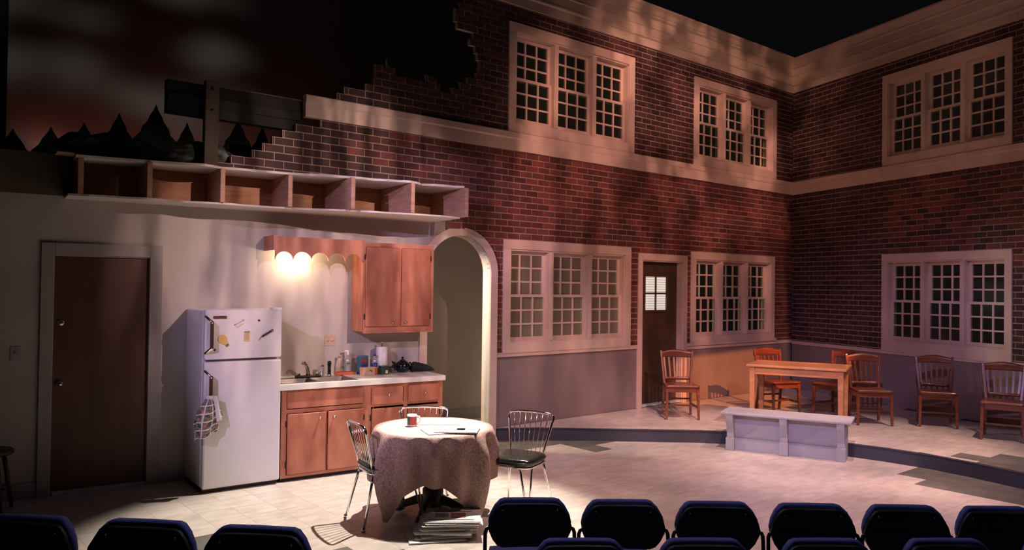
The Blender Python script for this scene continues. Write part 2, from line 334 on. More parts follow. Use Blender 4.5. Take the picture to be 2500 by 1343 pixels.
# ---- raised platform with the curved front
edge = [(5.90, 7.30), (5.985, 7.25), (6.293, 7.06), (6.68, 6.752), (7.05, 6.418), (7.42, 6.085), (7.78, 5.77), (8.02, 5.50), (8.25, 5.08), (8.42, 4.68), (8.53, 4.28), (8.61, 3.88), (8.645, 3.40), (8.60, 3.0), (8.50, 2.55), (8.30, 2.0), (8.0, 1.4)]
plat = MB().prism(edge + [(14, 1.4), (14, 7.4), (5.9, 7.4)], 0, PF - .0015, 'z').build('floor_platform', 'riser')
tag(plat, 'low raised platform with a curved blue gray step front', 'platform', kind='structure')
lip = MB(); pt = [(a[0] - .004, a[1] - .004, PF - .012) for a in edge]; lip.tube(pt, .006, 6); lip.build('step_lip', 'riser', plat)
def clip_cell(u, n):
    poly = [(u + .0009, n + .0009), (u + TS - .0009, n + .0009), (u + TS - .0009, n + TS - .0009), (u + .0009, n + TS - .0009)]
    c = Vector((u + TS/2, n + TS/2)); best = None
    for a, b in zip(edge, edge[1:]):
        a, b = Vector(a), Vector(b); t = max(0, min(1, (c - a).dot(b - a)/(b - a).length_squared)); d = (a + (b - a)*t - c).length
        if best is None or d < best[0]: best = (d, a, b)
    d, a, b = best; nn = Vector((-(b - a).y, (b - a).x)).normalized()   # left side of travel = platform side
    if d > TS: return poly if (c - a).dot(nn) > 0 else None
    out = []
    for i in range(4):
        p, q = Vector(poly[i]), Vector(poly[(i + 1) % 4]); dp, dq = (p - a).dot(nn), (q - a).dot(nn)
        if dp >= 0: out.append(tuple(p))
        if dp*dq < 0: r = p + (q - p)*(dp/(dp - dq)); out.append(tuple(r))
    return out if len(out) > 2 else None
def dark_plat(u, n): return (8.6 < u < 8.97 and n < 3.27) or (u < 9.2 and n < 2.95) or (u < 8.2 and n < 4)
for i in range(12, 40):
    for j in range(-16, 5):
        u, n = U0 + i*TS, N0 + j*TS
        x, y, zc = project((u + TS/2, n + TS/2, PF))
        if not (-50 < x < 2580 and zc > 1) or n > Y0 - .02 or (u - CORNER[0])*.945 - (n - 7.3)*.327 > -.1: continue
        p = clip_cell(u, n)
        if not p: continue
        p = [(a, min(b, Y0 - .012)) for a, b in p]
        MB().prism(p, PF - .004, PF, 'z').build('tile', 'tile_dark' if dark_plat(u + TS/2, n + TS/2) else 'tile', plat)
# ---- brick walls
BL, BC, JT = .198, .0777, .013
def brick_wall(name, label, loc, rot, x0, x1, z0, z1, course, zph, xph, holes, mask, shown):
    cellsb = []
    kz = math.floor((z0 - zph)/course)
    while zph + kz*course < z1:
        za, zb = zph + kz*course, zph + (kz + 1)*course; off = (BL/2 if kz % 2 else 0)
        kx = math.floor((x0 - xph - off)/BL) - 1
        while xph + off + kx*BL < x1:
            xa, xb = xph + off + kx*BL, xph + off + (kx + 1)*BL
            rs = [(max(xa, x0), max(za, z0), min(xb, x1), min(zb, z1))]
            for h in holes:
                nr = []
                for r in rs:
                    if r[2] <= h[0] or r[0] >= h[2] or r[3] <= h[1] or r[1] >= h[3]: nr.append(r); continue
                    if r[0] < h[0]: nr.append((r[0], r[1], h[0], r[3]))
                    if r[2] > h[2]: nr.append((h[2], r[1], r[2], r[3]))
                    a, b = max(r[0], h[0]), min(r[2], h[2])
                    if r[1] < h[1]: nr.append((a, r[1], b, h[1]))
                    if r[3] > h[3]: nr.append((a, h[3], b, r[3]))
                rs = nr
            for r in rs:
                if mask: r = mask(r)
                if r and r[2] - r[0] > .012 and r[3] - r[1] > .012: cellsb.append(r)
            kx += 1
        kz += 1
    back = MB()
    for r in cellsb: back.box(r[0], .006, r[1], r[2], .05, r[3])
    wall = tag(back.build(name, 'mortar', None, loc, rot), label, 'wall', kind='structure')
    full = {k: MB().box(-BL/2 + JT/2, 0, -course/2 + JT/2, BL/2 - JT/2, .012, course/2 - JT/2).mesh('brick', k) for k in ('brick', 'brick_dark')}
    stuffs = {'brick': MB(), 'brick_dark': MB()}; fulls = []
    def brick_tone(r):     # redder bricks below the belt course, darker ones elsewhere
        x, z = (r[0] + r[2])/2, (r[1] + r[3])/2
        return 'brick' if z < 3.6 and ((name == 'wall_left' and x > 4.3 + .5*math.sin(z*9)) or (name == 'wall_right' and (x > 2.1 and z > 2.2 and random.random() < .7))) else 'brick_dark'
    M = wall.matrix_basis
    for r in cellsb:
        if abs(r[2] - r[0] - BL) < 1e-4 and abs(r[3] - r[1] - course) < 1e-4:
            c = ((r[0] + r[2])/2, 0, (r[1] + r[3])/2); x, y, zc = project(M @ Vector(c))
            fulls.append((zc + (100 if not (0 < x < 2500 and 0 < y < 1343) else 0), r, c))
        else: stuffs[brick_tone(r)].box(r[0] + JT/2, 0, r[1] + JT/2, r[2] - JT/2, .012, r[3] - JT/2)
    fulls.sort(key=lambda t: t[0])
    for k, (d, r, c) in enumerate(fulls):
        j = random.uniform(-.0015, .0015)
        if k < shown: link('brick', full[brick_tone(r)], wall, (c[0], j, c[2]))
        else: stuffs[brick_tone(r)].box(r[0] + JT/2, j, r[1] + JT/2, r[2] - JT/2, .012, r[3] - JT/2)
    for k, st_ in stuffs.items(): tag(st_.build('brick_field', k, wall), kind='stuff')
    return wall
upper_poly = [(3.72, 3.6), (3.74, 3.86), (3.914, 3.899), (4.06, 3.916), (4.068, 3.976), (4.174, 3.991), (4.185, 4.2), (4.25, 4.218), (4.322, 4.272), (4.40, 4.25), (4.47, 4.15), (4.69, 4.128), (4.757, 4.144), (4.786, 4.18), (4.9, 4.212), (4.984, 4.19), (5.015, 4.15), (5.057, 4.07), (5.19, 4.078), (5.2, 4.148), (5.304, 4.145), (5.314, 4.211), (5.39, 4.224), (5.408, 4.292), (5.526, 4.305), (5.536, 4.372), (5.558, 4.376), (5.584, 4.50), (5.53, 4.65), (5.43, 4.70), (5.435, 4.746), (5.522, 4.78), (5.443, 4.85), (5.281, 4.851), (5.223, 4.945), (5.23, 5.10), (5.342, 5.142), (5.35, 6), (13, 6), (13, 3.6)]
def inside(p, poly):
    c = False; j = len(poly) - 1
    for i in range(len(poly)):
        a, b = poly[i], poly[j]
        if (a[1] > p[1]) != (b[1] > p[1]) and p[0] < (b[0] - a[0])*(p[1] - a[1])/(b[1] - a[1]) + a[0]: c = not c
        j = i
    return c
steps = [(2.945, 2.44), (2.987, 2.44), (3.065, 2.66), (3.142, 2.86), (3.22, 2.96), (3.298, 3.06), (3.376, 3.16), (3.453, 3.30), (3.54, 3.56)]
def main_mask(r):
    zc = (r[1] + r[3])/2
    if zc < 3.6:
        if zc > 2.93:
            lim = [l for z, l in steps if zc < z][0] if zc < 3.54 else 3.56
            a = max(r[0], lim)
            return (a, r[1], r[2], r[3]) if r[2] > a else None
        # below the ceiling line the facade starts beside the arch casing
        if r[2] < 5.3: return None
        ax, az, ar = 5.36, 2.02, .47        # hidden behind the arch casing
        a = r[0]
        if zc < az: a = max(a, ax + ar)
        elif zc < az + ar: a = max(a, ax + math.sqrt(ar*ar - (zc - az)**2))
        return (a, r[1], r[2], r[3]) if r[2] > a else None
    xs = [r[0] + (r[2] - r[0])*(k + .5)/12 for k in range(12)]
    ins = [x for x in xs if inside((x, zc), upper_poly)]
    if len(ins) == 12: 
        zs = [r[1] + (r[3] - r[1])*(k + .5)/6 for k in range(6)]
        return r
    if not ins: return None
    h = (r[2] - r[0])/24
    return (min(ins) - h, r[1], max(ins) + h, r[3])
WIN = dict(w1=(5.984, 8.306, 1.050, 2.437), w2=(9.681, 11.994, 1.000, 2.432), w3=(6.035, 8.345, 3.765, 5.120), w4=(9.727, 12.02, 3.765, 5.120))
DOOR = (8.470, 9.578, PF, 2.362)
holes = [(a + .05, c, b - .05, d - .05) for a, b, c, d in WIN.values()] + [(DOOR[0] + .04, 0, DOOR[1] - .04, DOOR[3] - .04), (0, 3.545, 13, 3.75)]
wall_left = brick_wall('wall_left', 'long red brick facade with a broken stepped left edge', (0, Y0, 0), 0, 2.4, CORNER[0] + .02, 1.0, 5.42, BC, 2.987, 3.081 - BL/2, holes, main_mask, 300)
WR = dict(w5=(1.990, 4.055, .960, 2.424), w6=(1.988, 4.053, 3.765, 5.145))
holes_r = [(a + .05, c, b - .05, d - .05) for a, b, c, d in WR.values()] + [(-1, 3.545, 9, 3.75)]
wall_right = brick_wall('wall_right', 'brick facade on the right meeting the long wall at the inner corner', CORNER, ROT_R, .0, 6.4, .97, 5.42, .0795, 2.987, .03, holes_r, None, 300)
# plain dado panels under the brick
dado = MB()
for a, b in ((5.885, DOOR[0] + .03), (DOOR[1] - .03, CORNER[0])): dado.box(a, 0, 0, b, .05, 1.0)
tag(dado.build('wall_left_lower', 'dado_paint', None, (0, Y0 + .008, 0)), 'plain mauve gray panel below the long brick facade', 'wall', kind='structure')
tag(MB().box(.0, 0, 0, 6.4, .05, .97).build('wall_right_lower', 'dado_paint', None, RP(0, -.008), ROT_R), 'plain mauve gray panel below the right brick facade', 'wall', kind='structure')
t = MB(); t.box(5.885, -.014, 1.003, DOOR[0], .04, 1.058).box(5.885, -.020, 1.045, DOOR[0], .04, 1.058); t.box(DOOR[1], -.014, .945, 12.54, .04, 1.0).box(DOOR[1] - .0, -.02, .988, 12.54, .04, 1.0)
tag(t.build('trim_dado_left', 'cream_trim', None, (0, Y0, 0)), 'flat cap moulding over the panel of the long wall', 'trim', kind='structure')
t = MB().box(.02, -.014, .925, 6.4, .04, .982).box(.02, -.02, .970, 6.4, .04, .982)
tag(t.build('trim_dado_right', 'cream_trim', None, CORNER, ROT_R), 'flat cap moulding over the panel of the right wall', 'trim', kind='structure')
# belt course and cornice, mitred in the inner corner
def swept(prof, a, end_fn, b=None, start_fn=None):
    n = len(prof); m = MB(); vs = [((a if start_fn is None else start_fn(o)), -o, z) for o, z in prof] + [(end_fn(o), -o, z) for o, z in prof]
    m.add(vs, [tuple(range(n)), tuple(reversed(range(n, 2*n)))] + [(i, n + i, n + (i + 1) % n, (i + 1) % n) for i in range(n)]); return m
belt_p = [(-.04, 3.535), (.028, 3.535), (.028, 3.672), (.034, 3.678), (.042, 3.690), (.042, 3.752), (.030, 3.762), (-.04, 3.762)]
tag(swept(belt_p, 3.385, lambda o: CORNER[0] - MIT*o).build('trim_belt_left', 'cream_trim', None, (0, Y0, 0)), 'cream belt course across the long facade with a sawn left end', 'trim', kind='structure')
tag(swept(belt_p, 0, lambda o: 6.4, start_fn=lambda o: MIT*o).build('trim_belt_right', 'cream_trim', None, CORNER, ROT_R), 'cream belt course across the right facade', 'trim', kind='structure')
cor_p = [(-.04, 5.33), (.03, 5.33), (.03, 5.44), (.055, 5.455), (.055, 5.475), (.045, 5.49), (.045, 5.60), (.06, 5.61), (.06, 5.625), (.055, 5.63), (.055, 5.735), (.085, 5.755), (.085, 5.78), (.10, 5.79), (.13, 5.84), (.165, 5.87), (.165, 5.895), (-.04, 5.895)]
tag(swept(cor_p, 5.36, lambda o: CORNER[0] - MIT*o).build('trim_cornice_left', 'cornice_paint', None, (0, Y0, 0)), 'deep stepped cream cornice along the top of the long facade', 'trim', kind='structure')
tag(swept(cor_p, 0, lambda o: 6.4, start_fn=lambda o: MIT*o).build('trim_cornice_right', 'cornice_paint', None, CORNER, ROT_R), 'deep stepped cream cornice along the top of the right facade', 'trim', kind='structure')
# ---- multi-pane windows
def window(idx, label, x0, x1, z0, z1, loc, rot, pane, bottom, sill=False, cas=.118):
    root = thing('window_%d' % idx, label, 'window', loc, rot, kind='structure')
    W = x1 - x0; zb = z0 + bottom; zt = z1 - .115
    fr = MB(); fr.box(x0, -.022, zt, x1, .02, z1); fr.box(x0, -.022, z0, x0 + cas, .02, zt); fr.box(x1 - cas, -.022, z0, x1, .02, zt); fr.box(x0 + cas, -.022, z0, x1 - cas, .02, zb)
    fr.build('casing', 'cream_trim', root, bev=.003)
    jb = MB(); jb.box(x0 + cas - .012, .0, zb, x0 + cas + .012, .17, zt); jb.box(x1 - cas - .012, 0, zb, x1 - cas + .012, .17, zt); jb.box(x0 + cas, 0, zt - .018, x1 - cas, .17, zt + .012); jb.box(x0 + cas, -.004, zb - .012, x1 - cas, .17, zb + .018)
    jb.build('jamb', 'cream_trim', root)
    if sill: MB().box(x0 - .10, -.045, z0 - .002, x1 + .03, .0, z0 + .038).build('sill', 'cream_trim', root, bev=.004)
    ia, ib = x0 + cas + .012, x1 - cas - .012; mul = .068; uw = (ib - ia - 2*mul)/3
    for k in (1, 2):
        xm = ia + k*uw + (k - 1)*mul
        MB().box(xm, -.006, zb + .018, xm + mul, .15, zt - .018).box(xm + .018, -.014, zb + .018, xm + mul - .018, 0, zt - .018).build('mullion', 'cream_trim', root)
    za, zc = zb + .018, zt - .018; zm = (za + zc)/2
    pm = {}
    for k in range(3):
        xa = ia + k*(uw + mul)
        for s in (0, 1):     # lower sash in front, upper sash behind
            y = (.055, .09)[s]; lo, hi = ((za, zm + .022), (zm - .018, zc))[s]
            st = .044; rb = (.050, .036)[s]; rtp = (.036, .048)[s]
            m = MB(); m.box(xa + st, y, lo, xa + uw - st, y + .034, lo + rb); m.box(xa + st, y, hi - rtp, xa + uw - st, y + .034, hi); m.box(xa - .003, y, lo, xa + st, y + .034, hi); m.box(xa + uw - st, y, lo, xa + uw + .003, y + .034, hi)
            gx0, gx1, gz0, gz1 = xa + st, xa + uw - st, lo + rb, hi - rtp; mt = .022
            pw = (gx1 - gx0 - 2*mt)/3; ph = (gz1 - gz0 - 2*mt)/3
            for q in (1, 2):
                xx = gx0 + q*pw + (q - 1)*mt; m.box(xx, y + .004, gz0, xx + mt, y + .028, gz1)
                zz = gz0 + q*ph + (q - 1)*mt; m.box(gx0, y + .0045, zz, gx1, y + .0275, zz + mt)
            sash = m.build('sash', 'cream_trim', root)
            key = (s,)
            if key not in pm: pm[key] = MB().box(-pw/2 - .004, -.002, -ph/2 - .004, pw/2 + .004, .002, ph/2 + .004).mesh('pane', pane)
            for a in range(3):
                for b in range(3): link('pane', pm[key], sash, (gx0 + pw/2 + a*(pw + mt), y + .017, gz0 + ph/2 + b*(ph + mt)))
    return root
L0 = (0, Y0, 0)
window(1, 'ground floor window beside the arch, its panes backed by pale scrim', *WIN['w1'], L0, 0, 'pane_scrim', .115)
window(2, 'ground floor window right of the dark entrance door, sill lit orange', *WIN['w2'], L0, 0, 'pane_dark', .125, True)
window(3, 'large upper window nearest the broken brick edge', *WIN['w3'], L0, 0, 'pane_dark', .125)
window(4, 'upper window of the long facade next to the inner corner', *WIN['w4'], L0, 0, 'pane_dark', .125)
window(5, 'ground floor window of the right facade above the row of chairs', *WR['w5'], CORNER, ROT_R, 'pane_dark', .165, cas=.10)
window(6, 'upper window of the right facade under the cornice', *WR['w6'], CORNER, ROT_R, 'pane_dark', .125, cas=.10)
# ---- dark entrance door
d1 = thing('door_1', 'dark stained entrance door with a bright four pane light, between two windows', 'door', L0, 0, kind='structure')
x0, x1, z0, z1 = DOOR
MB().box(x0, -.024, z0, x0 + .085, .02, z1).box(x1 - .085, -.024, z0, x1, .02, z1).box(x0 + .085, -.024, z1 - .095, x1 - .085, .02, z1).build('casing', 'cream_trim', d1, bev=.003)
MB().box(x0 + .075, 0, z0, x0 + .10, .17, z1 - .09).box(x1 - .10, 0, z0, x1 - .075, .17, z1 - .09).box(x0 + .09, 0, z1 - .11, x1 - .09, .17, z1 - .085).build('jamb', 'cream_trim', d1)
lx0, lx1, lz0, lz1 = 8.742, 9.228, 1.545, 2.035
m = MB(); m.box(x0 + .10, .10, z0 + .03, lx0, .145, z1 - .11); m.box(lx1, .10, z0 + .03, x1 - .10, .145, z1 - .11); m.box(lx0, .10, z0 + .03, lx1, .145, lz0); m.box(lx0, .10, lz1, lx1, .145, z1 - .11)
slab = m.build('door_slab', 'door_dark', d1)
m = MB(); g = .035
m.box(lx0 - g, .085, lz0 - g, lx0, .12, lz1 + g).box(lx1, .085, lz0 - g, lx1 + g, .12, lz1 + g).box(lx0, .085, lz0 - g, lx1, .12, lz0).box(lx0, .085, lz1, lx1, .12, lz1 + g)
xm, zm = (lx0 + lx1)/2, (lz0 + lz1)/2
m.box(xm - .012, .092, lz0, xm + .012, .13, lz1).box(lx0, .092, zm - .012, lx1, .13, zm + .012).build('light_frame', 'door_dark', slab)
for a, b in ((lx0, xm - .012), (xm + .012, lx1)):
    for c, e in ((lz0, zm - .012), (zm + .012, lz1)): bx('pane', 'lit_pane', slab, a - .002, .11, c - .002, b + .002, .118, e + .002)
bx('threshold', 'threshold', d1, x0 + .085, .02, PF, x1 - .085, .16, PF + .028, bev=.004)
# ---- kitchen wall, back boards, arch
kz = 2.60
ac, ar_i, ar_o, asp = -.5325, .4275, .5225, 2.02
kw = MB()
kw.box(-6.6, 0, 0, -4.615, .10, kz).box(-4.615, 0, 2.085, -3.855, .10, kz).box(-3.855, 0, 0, ac - ar_i, .10, kz)
prev = None
for i in range(25):
    a0 = math.pi - math.pi*i/24; a1 = math.pi - math.pi*(i + 1)/24
    if i == 24: break
    p, q = (ac + ar_i*math.cos(a0), asp + ar_i*math.sin(a0)), (ac + ar_i*math.cos(a1), asp + ar_i*math.sin(a1))
    t0, t1 = [kz if x_ < ac + .001 else asp + math.sqrt(max(0, .505**2 - (x_ - ac)**2)) for x_ in (p[0], q[0])]
    kw.prism([p, q, (q[0], t1), (p[0], t0)], 0, .10)
kw.box(ac + ar_i, 0, 0, -.03, .10, asp)
kw.prism([(ac + ar_i, asp), (-.03, asp), (-.045, asp + .12), (-.08, asp + .22), (ac + ar_i, asp + .26)], 0, .10)
kwall = tag(kw.build('wall_kitchen', 'plaster', None, PK, ROT_K), 'beige plaster kitchen wall with a door and a round arch', 'wall', kind='structure')
band = MB().box(-4.50, .0, kz, -.75, .04, 2.96).build('upper_board', 'plywood', kwall)
MB().box(-6.6, .0, kz, -4.50, .05, 2.965).build('end_board', 'post_wood', kwall)  # same plywood at its unlit left end, shade put into a darker wood colour
arch = MB(); pts = [(ac - ar_o, 0)] + [(ac + ar_o*math.cos(math.pi - math.pi*i/32), asp + ar_o*math.sin(math.pi - math.pi*i/32)) for i in range(33)] + [(ac + ar_o, 0)]
pin = [(ac - ar_i, 0)] + [(ac + ar_i*math.cos(math.pi - math.pi*i/32), asp + ar_i*math.sin(math.pi - math.pi*i/32)) for i in range(33)] + [(ac + ar_i, 0)]
for i in range(len(pts) - 1): arch.prism([pts[i], pts[i + 1], pin[i + 1], pin[i]], -.028, .06)
tr = tag(arch.build('trim_arch', 'cream_trim', None, PK, ROT_K), 'smooth round arch casing between kitchen and brick facade', 'trim', kind='structure')
m = MB()
for i in range(len(pin) - 1):
    a, b = pin[i], pin[i + 1]; m.add([(a[0], -.028, a[1]), (b[0], -.028, b[1]), (b[0], .16, b[1]), (a[0], .16, a[1])], [(0, 1, 2, 3)], True)
m.build('reveal', 'cream_trim', tr)
# hallway behind arch and scrim window
hall = MB().box(2.6, 8.75, 0, 9.6, 8.8, 2.9); tag(hall.build('wall_hallway', 'plaster'), 'dim plain hallway wall seen through the arch', 'wall', kind='structure')
tag(MB().box(2.6, 8.72, 0, 9.6, 8.75, .15).build('baseboard_hallway', 'casing_gray'), 'plain baseboard of the hallway seen through the arch', 'baseboard', kind='structure')
tag(MB().box(2.6, 7.72, 2.9, 9.6, 8.8, 2.95).build('ceiling_hallway', 'plaster'), 'hallway ceiling hidden over the arch', 'ceiling', kind='structure')
tag(MB().box(-6.6, -.018, 0, -4.72, 0, .135).build('baseboard_left', 'casing_gray', None, PK, ROT_K), 'gray baseboard left of the brown kitchen door', 'baseboard', kind='structure')
tag(MB().box(-3.75, -.018, 0, -3.56, 0, .10).build('baseboard_right', 'casing_gray', None, PK, ROT_K), 'short baseboard between brown door and refrigerator', 'baseboard', kind='structure')
# ---- brown kitchen door
d2 = thing('door_2', 'flat brown kitchen door with brass knob and deadbolt, gray casing', 'door', PK, ROT_K, kind='structure')
MB().box(-4.715, -.026, 0, -4.615, .02, 2.19).box(-3.855, -.026, 0, -3.745, .02, 2.19).box(-4.615, -.026, 2.085, -3.855, .02, 2.19).build('casing', 'casing_gray', d2, bev=.004)
MB().box(-4.628, 0, .03, -4.612, .10, 2.095).box(-3.858, 0, .03, -3.842, .10, 2.095).box(-4.615, 0, 2.075, -3.855, .10, 2.095).build('jamb', 'casing_gray', d2)
bx('door_slab', 'door_brown', d2, -4.61, .03, .032, -3.86, .07, 2.075)
MB().lathe([(.0, .05), (.018, .048), (.027, .035), (.024, .018), (.012, .01), (.012, 0), (.03, 0)][::-1], 16).build('door_knob', 'steel', d2, (-4.555, .03, .96), (R(90), 0, 0))
MB().lathe([(.028, 0), (.028, .012), (.020, .018), (0, .018)], 16).build('deadbolt', 'steel', d2, (-4.555, .03, 1.49), (R(90), 0, 0))
bx('threshold', 'threshold', d2, -4.60, -.03, 0, -3.86, .08, .026, bev=.003)
def plate(name, label, s, z, w, h, m, slots):
    t_ = thing(name, label, 'switch' if slots == 1 else 'outlet', KP(s, 0, z), ROT_K)
    MB().box(-w/2, -.008, -h/2, w/2, 0, h/2).build('plate', m, t_, bev=.002)
    if slots == 1: bx('toggle', m, t_, -.006, -.02, -.012, .006, -.008, .012)
    else:
        for q in (-.026, .026):
            MB().lathe([(.017, 0), (.017, .003), (0, .003)], 14).build('socket', m, t_, (q, -.008, .0), (R(90), 0, 0))
plate('light_switch', 'small gray light switch on the wall left of the brown door', -4.884, 1.24, .075, .115, 'casing_gray', 1)
plate('wall_outlet', 'square tan outlet plate on the wall above the sink counter', -2.102, 1.272, .115, .115, 'outlet_plate', 2)
# ---- torn open ceiling over the kitchen
ceil_ = thing('ceiling', 'cut away kitchen ceiling with exposed joists and torn board edges', 'ceiling', PK, ROT_K, kind='structure')
def ragged(pts, z, th, seed, name):
    rr = random.Random(seed); front = []
    for (s0, o0), (s1, o1) in zip(pts, pts[1:]):
        n = max(2, int((s1 - s0)/.11))
        for k in range(n): t_ = k/n; front.append((s0 + (s1 - s0)*t_, -(o0 + (o1 - o0)*t_) + rr.uniform(-.018, .018)))
    front.append((pts[-1][0], -pts[-1][1]))
    poly = front + [(pts[-1][0], .0), (pts[0][0], .0)]
    n = len(front); m = MB()
    for a, b in zip(front, front[1:]): m.prism([a, b, (b[0], 0), (a[0], 0)], z, z + th, 'z')
    return m.build(name, 'ceiling_board', ceil_)
JO = [(-4.46, .34), (-3.94, .43), (-3.335, .48), (-2.716, .50), (-2.165, .71), (-1.52, .72), (-.885, .73)]
ragged([(-4.55, .30), (-4.4, .36), (-3.98, .40), (-3.6, .36), (-3.36, .46), (-3.0, .42), (-2.73, .43), (-2.5, .50), (-2.2, .62), (-1.9, .66), (-1.55, .70), (-1.2, .73), (-.93, .66)], 2.578, .017, 3, 'ceiling_board')
ragged([(-4.50, .34), (-4.0, .41), (-3.7, .44), (-3.5, .52), (-3.33, .43), (-2.9, .45), (-2.55, .50), (-2.42, .57), (-2.2, .62), (-1.9, .62), (-1.55, .70), (-1.35, .60), (-1.1, .66), (-.90, .70)], 2.905, .022, 5, 'subfloor_board')
for s, o in JO: MB().box(s - .021, -o, 2.596, s + .021, -.001, 2.904).build('joist', 'joist_wood', ceil_, bev=.003)
# ================================================================== KITCHEN FURNITURE
def kthing(name, label, cat, s, off, z=0, rot=0, group=None): return thing(name, label, cat, KP(s, off, z), ROT_K + rot, group)
# local axes of kitchen things: x right, y into the wall, z up; origin on the floor at the front centre unless noted
def knob(parent, x, y, z, r=.013):
    MB().lathe([(.006, 0), (.006, .012), (r, .018), (r*.9, .026), (0, .029)], 14).build('knob', 'steel', parent, (x, y, z), (R(90), 0, 0))
def hinge(parent, x, y, z): bx('hinge', 'dark_metal', parent, x - .006, y - .006, z - .028, x + .006, y, z + .028)
# ---- base cabinets, front plane at off .60; two units
def base_unit(name, label, xa, xb, fronts, group):
    r = kthing(name, label, 'cabinet', 0, .60, 0, 0, group); D = .585
    m = MB(); m.box(xa, .006, .045, xa + .018, D, .85).box(xb - .018, .006, .045, xb, D, .85).box(xa, .006, .045, xb, D, .063).box(xa, D - .012, .045, xb, D, .85)
    m.build('body', 'cabinet', r)
    bx('toe_board', 'gasket', r, xa + .01, .03, 0, xb - .01, D - .02, .045)
    fm = MB(); fm.box(xa, -.002, .035, xb, .018, .062).box(xa, -.002, .825, xb, .018, .855).box(xa, -.002, .062, xa + .05, .018, .825).box(xb - .05, -.002, .062, xb, .018, .825).box(xa + .05, -.002, .636, xb - .05, .018, .676)
    mid = (xa + xb)/2; fm.box(mid - .02, -.002, .062, mid + .02, .018, .636)
    if name == 'drawer_cabinet': fm.box(mid - .025, -.002, .676, mid + .025, .018, .825)
    fm.build('face_frame', 'cabinet_frame', r)
    for kind, a, b, c, d, kx, kz2, hs in fronts:
        p = bx(kind, 'cabinet', r, a, -.022, c, b, -.003, d, bev=.006)
        if kx is not None: knob(p, kx, -.022, kz2)
        if hs is not None:
            for z in (c + .09, d - .09): hinge(p, hs, -.006, z)
    return r
base_unit('sink_cabinet', 'wide reddish wooden base cabinet under the sink, next to the refrigerator', -2.80, -1.945,
    [('false_drawer_front', -2.749, -1.988, .685, .838, None, 0, None), ('door', -2.745, -2.372, .068, .632, -2.435, .578, -2.755), ('door', -2.348, -1.983, .068, .632, -2.292, .578, -1.973)], 'base cabinets')
base_unit('drawer_cabinet', 'reddish wooden base cabinet with two drawers beside the arch', -1.945, -1.078,
    [('drawer', -1.898, -1.550, .658, .832, -1.715, .748, None), ('drawer', -1.490, -1.130, .658, .832, -1.30, .748, None), ('door', -1.892, -1.545, .068, .618, -1.60, .57, -1.902), ('door', -1.488, -1.125, .068, .618, -1.43, .57, -1.115)], 'base cabinets')
# ---- countertop with a cut-out for the double sink
ct = kthing('countertop', 'long white laminate worktop over the wooden base cabinets', 'countertop', 0, .64, .862)
xa, xb, D = -2.835, -1.065, .62; sx0, sx1, sy0, sy1 = -2.79, -2.045, .075, .475
MB().box(xa, 0, 0, xb, sy0, .052).box(xa, sy1, 0, xb, D, .052).box(xa, sy0, 0, sx0, sy1, .052).box(sx1, sy0, 0, xb, sy1, .052).build('slab', 'laminate', ct)
bx('backsplash', 'laminate', ct, xa, D, .0, xb, D + .018, .06)
sk = kthing('kitchen_sink', 'double bowl stainless steel sink set into the white worktop', 'sink', 0, .64, .914)
m = MB(); t_ = .004; o_ = .02
m.box(sx0 - o_, sy0 - o_, 0, sx1 + o_, sy0 + .012, t_).box(sx0 - o_, sy1 - .075, 0, sx1 + o_, sy1 + o_, t_).box(sx0 - o_, sy0, 0, sx0 + .012, sy1, t_).box(sx1 - .012, sy0, 0, sx1 + o_, sy1, t_)
xm = (sx0 + sx1)/2; m.box(xm - .016, sy0, 0, xm + .016, sy1, t_); m.build('rim', 'steel', sk, bev=.0015)
for a, b in ((sx0 + .012, xm - .016), (xm + .016, sx1 - .012)):
    c, d = sy0 + .012, sy1 - .075; q = .02; z = -.15; m = MB()
    m.add([(a, c, t_), (b, c, t_), (b, d, t_), (a, d, t_), (a + q, c + q, z), (b - q, c + q, z), (b - q, d - q, z), (a + q, d - q, z)], [(0, 1, 5, 4), (1, 2, 6, 5), (2, 3, 7, 6), (3, 0, 4, 7), (4, 5, 6, 7)])
    bw = m.build('basin', 'steel', sk, thick=.002)
    MB().lathe([(.035, 0), (.035, .004), (.02, .005), (0, .002)], 16).build('drain', 'dark_metal', bw, ((a + b)/2, (c + d)/2, z))
fc = kthing('kitchen_faucet', 'chrome sink faucet with a raised curved spout and side handles', 'faucet', -2.40, .19, .918)
MB().box(-.13, -.03, 0, .13, .03, .022).build('base_plate', 'dark_metal', fc, bev=.008)
MB().tube([(0, 0, .02), (0, 0, .05), (-.015, -.02, .09), (-.045, -.05, .14), (-.075, -.08, .165), (-.09, -.10, .15)], [.022, .021, .020, .018, .017, .016], 10).build('spout', 'chrome', fc)
MB().lathe([(.02, .02), (.022, .045), (.012, .05), (.0, .055)], 14, (-.10, 0, 0)).build('handle', 'chrome', fc); MB().lathe([(.02, .02), (.022, .045), (.012, .05), (.0, .055)], 14, (.10, 0, 0)).build('handle', 'chrome', fc)
